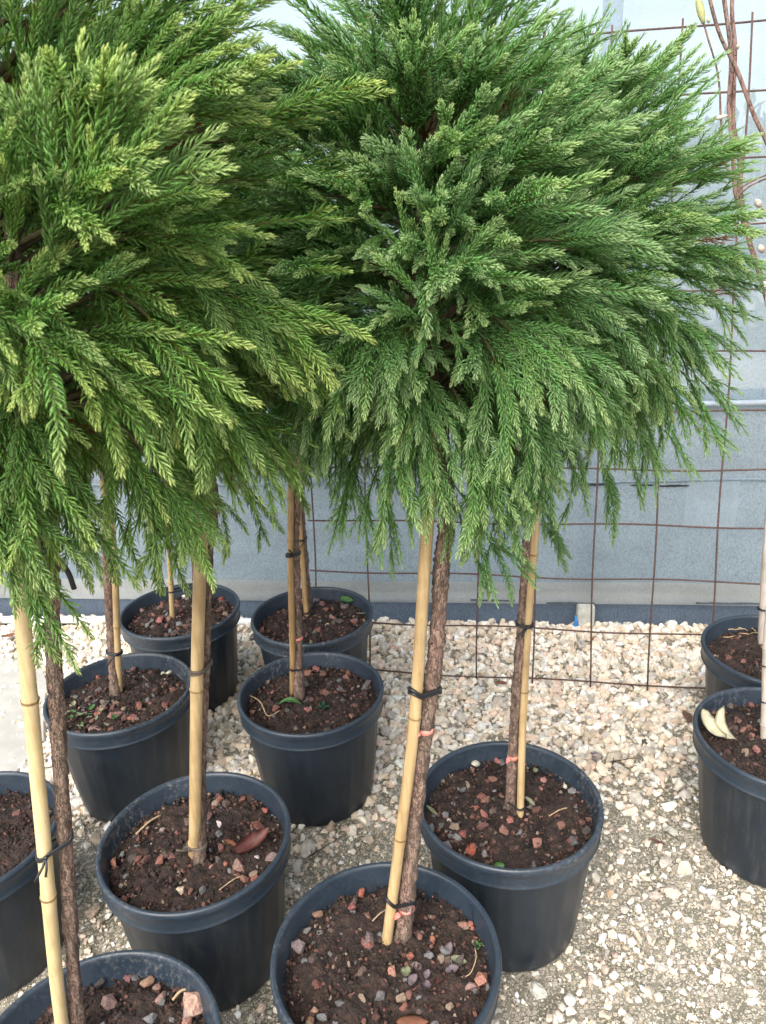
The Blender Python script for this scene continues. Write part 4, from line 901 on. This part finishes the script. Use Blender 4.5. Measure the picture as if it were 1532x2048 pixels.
# twigs and straws
def twig(k, pix, r, mat, label, up=.004, group=None):
    pts = [atz(x, y, (SOILZ if k else 0)+up) for x, y in pix]; c = pts[0]; bm = bmesh.new(); tube(bm, spline([p-c+Vector((0, 0, .004*math.sin(i*2))) for i, p in enumerate(pts)], 10), r, 6)
    return tag(ob('dry_twig', mesh_bm('dry_twig', bm, M[mat]), None, c), label, 'twig', group)
twig('F', [(438, 1780), (470, 1760), (488, 1750)], .0012, 'straw', 'dry forked twig on soil in front of the curled red leaf', .006)
twig('F', [(272, 1668), (300, 1645), (322, 1628)], .0022, 'straw', 'straight pale twig at the back rim of the dead-red-leaf pot', .006)
twig('B', [(1098, 1632), (1120, 1622), (1142, 1612)], .0013, 'straw', 'pair of dry stalks on soil of the white-stone pot', .008)
twig('A', [(745, 1842), (760, 1830), (775, 1815)], .0014, 'straw', 'curved pale root by the leaning bamboo foot', .010)
twig('A', [(950, 1895), (952, 1920), (940, 1945), (918, 1955)], .0010, 'straw', 'thin curled tendril on soil around the purple leaflets', .006)
twig('C', [(488, 1385), (520, 1405), (535, 1430), (560, 1420)], .0016, 'straw', 'looping grey root on soil in the curved-green-leaf pot', .006)
twig('H', [(345, 2000), (362, 1985), (378, 1975)], .0024, 'straw', 'grey bent twig beside the large pale pink rock', .006)
for i in range(9):
    r = random.Random(i+3); x, y = r.uniform(1425, 1515), r.uniform(1240, 1275)
    twig('J', [(x, y), (x+r.uniform(10, 22), y+r.uniform(-5, 6)), (x+r.uniform(24, 38), y+r.uniform(-8, 8))], .0013, 'straw', 'short straw lying on the soil of the dark grey straw-strewn pot', .006, 'straws on the pot soil')
for i, (px, py) in enumerate(((1463, 1240), (1480, 1238))):
    leaf('J', px, py, .026, .012, .2*i, 'mint', 'torn mint green scrap on the straw-strewn soil', .5, .3, up=.008, cat='scrap', name='paper_scrap', seed=80+i, group='mint scraps in the straw-strewn pot')
leaf(None, 18, 1272, .06, .030, .3, 'petal', 'yellow fallen leaf on white gravel by the wall', .3, .3, up=.03, seed=90).data.materials[0] = M['leaf_rust']
leaf(None, 1318, 1686, .045, .009, -.6, 'leaf_red', 'thin red brown leaf stalk lying on fine gravel between pots', .3, .8, up=.012, seed=91)
leaf(None, 1003, 1368, .040, .022, -.2, 'leaf_rust', 'red brown dead leaf on gravel under the wire mesh', .4, .5, up=.022, seed=92)

# ------------------------------------------------------------------ gravel
def in_pot(x, y, m=.0):
    return np.any([np.hypot(x-px, y-py) < .150+m for px, py in POTS.values()], axis=0)
GCOL = 1.16*np.array([(.62, .55, .44), (.66, .61, .52), (.56, .47, .36), (.70, .66, .59), (.50, .42, .32), (.60, .46, .36), (.46, .42, .37), (.58, .53, .45)])
gg = np.random.default_rng(42)
def zone(x, y):
    """1 where the gravel is coarse and clean, 0 where it is fine and trodden in"""
    t = 1.72+.10*np.sin(x*3.1)+.07*np.sin(x*7+1); z = np.clip((y-t+.22)/.45, 0, 1); return z
def gravel_pts(n, coarse):
    x = gg.uniform(-2.2, 2.2, n*3); y = gg.uniform(.55, 2.86, n*3); z = zone(x, y); keep = gg.uniform(0, 1, n*3) < (z if coarse else 1-.75*z)
    keep &= ~in_pot(x, y) & (np.abs(x) < .55+.62*y) & (y < 2.735-.135*x)
    return x[keep][:n], y[keep][:n]
allp, alls, allc = [], [], []
for (n, coarse, s0, s1, pw) in ((11000, True, .010, .026, 1.6), (7500, True, .006, .012, 1.0), (9000, False, .0026, .0070, 1.5), (3800, False, .006, .015, 1.6)):
    x, y = gravel_pts(n, coarse); m = len(x); s = s0+(s1-s0)*gg.uniform(0, 1, m)**pw
    allp.append(np.stack([x, y, s*gg.uniform(.0, .35, m)], 1)); alls.append(s); c = np.minimum(.82, GCOL[gg.integers(0, len(GCOL), m)]*gg.uniform(.85, 1.25, (m, 1))); allc.append(c)
# a low heap of stones along the wall skirt
m = 900; x = gg.uniform(-2.2, 2.2, m); y = 2.70-.135*x-np.abs(gg.normal(0, .05, m)); s = gg.uniform(.012, .028, m); ok = ~in_pot(x, y)
allp.append(np.stack([x, y, gg.uniform(.006, .03, m)], 1)[ok]); alls.append(s[ok]); allc.append((GCOL[gg.integers(0, 5, m)])[ok])
GP, GS, GC = np.concatenate(allp), np.concatenate(alls), np.concatenate(allc)
gv_ = merge_stones('gravel', GP, GS, GC, M['stone_attr'], 5, tilt=.5)
tag(ob('gravel', gv_), 'cream crushed limestone gravel spread between the pots', 'gravel', kind='stuff')
# the largest single stones: children of the ground
BIG = [(655, 1655, .024, (.52, .40, .29)), (620, 1703, .012, (.55, .32, .20)), (595, 1730, .018, (.66, .61, .55)), (570, 1790, .022, (.60, .52, .42)), (185, 1828, .026, (.56, .44, .34)), (205, 1850, .016, (.58, .46, .36)), (1365, 1738, .028, (.58, .52, .42)), (1330, 1728, .024, (.60, .54, .46)), (1345, 1785, .022, (.56, .49, .41)), (1310, 1795, .020, (.52, .45, .39)), (1405, 1780, .014, (.72, .72, .70)), (1420, 1785, .014, (.58, .60, .62)), (1075, 1985, .024, (.62, .60, .52)), (1140, 2003, .018, (.72, .70, .64)), (1205, 1876, .016, (.74, .71, .64)), (1230, 1912, .012, (.58, .42, .34)), (1210, 1940, .014, (.58, .46, .38)), (1322, 1935, .017, (.64, .60, .52)), (1365, 1985, .013, (.64, .60, .52)), (1220, 1787, .012, (.58, .42, .28)), (1340, 1665, .022, (.50, .49, .41)), (1372, 1650, .014, (.68, .68, .66)), (1495, 1795, .020, (.62, .55, .44)), (1505, 2005, .016, (.66, .62, .54)), (1190, 1755, .018, (.60, .56, .47)), (1375, 1438, .030, (.17, .10, .075)), (1225, 1520, .030, (.58, .50, .38)), (1190, 1515, .026, (.36, .30, .27)), (1290, 1488, .018, (.11, .085, .075)), (1155, 1490, .016, (.13, .11, .10)), (1232, 1250, .030, (.70, .66, .58)), (1340, 1250, .034, (.74, .71, .63)), (1255, 1255, .030, (.70, .65, .56)), (960, 1385, .034, (.72, .70, .63)), (1000, 1405, .030, (.66, .58, .49)), (870, 2060, .02, (.6, .55, .45)), (1430, 1810, .018, (.58, .52, .44)), (1470, 1840, .018, (.62, .56, .47)), (1455, 1960, .018, (.64, .58, .48)), (1180, 1960, .012, (.55, .43, .37))]
r = random.Random(12); nb = 0
for (px, py, s, col) in BIG:
    p = atz(px, py, .004); stone(ground, r.choice(round_me if r.random() < .4 else chip_me), (p.x, p.y, .002+s*.25), s, col, r); nb += 1
taken = 0
while nb < 295 and taken < 5000:
    taken += 1; x, y = r.uniform(-1.6, 1.7), r.uniform(.7, 2.6)
    if abs(x) > .12+.52*y or in_pot(np.array([x]), np.array([y]), .03)[0] or y > 2.66-.135*x: continue
    zc = float(zone(np.array([x]), np.array([y]))[0]); s = r.uniform(.015, .032) if r.random() < zc else r.uniform(.008, .016)
    g = r.uniform(.88, 1.1); col = tuple(min(.8, c_*g) for c_ in GCOL[r.randrange(len(GCOL))])
    stone(ground, r.choice(round_me if r.random() < .3 else chip_me), (x, y, .004+s*.3), s, col, r); nb += 1
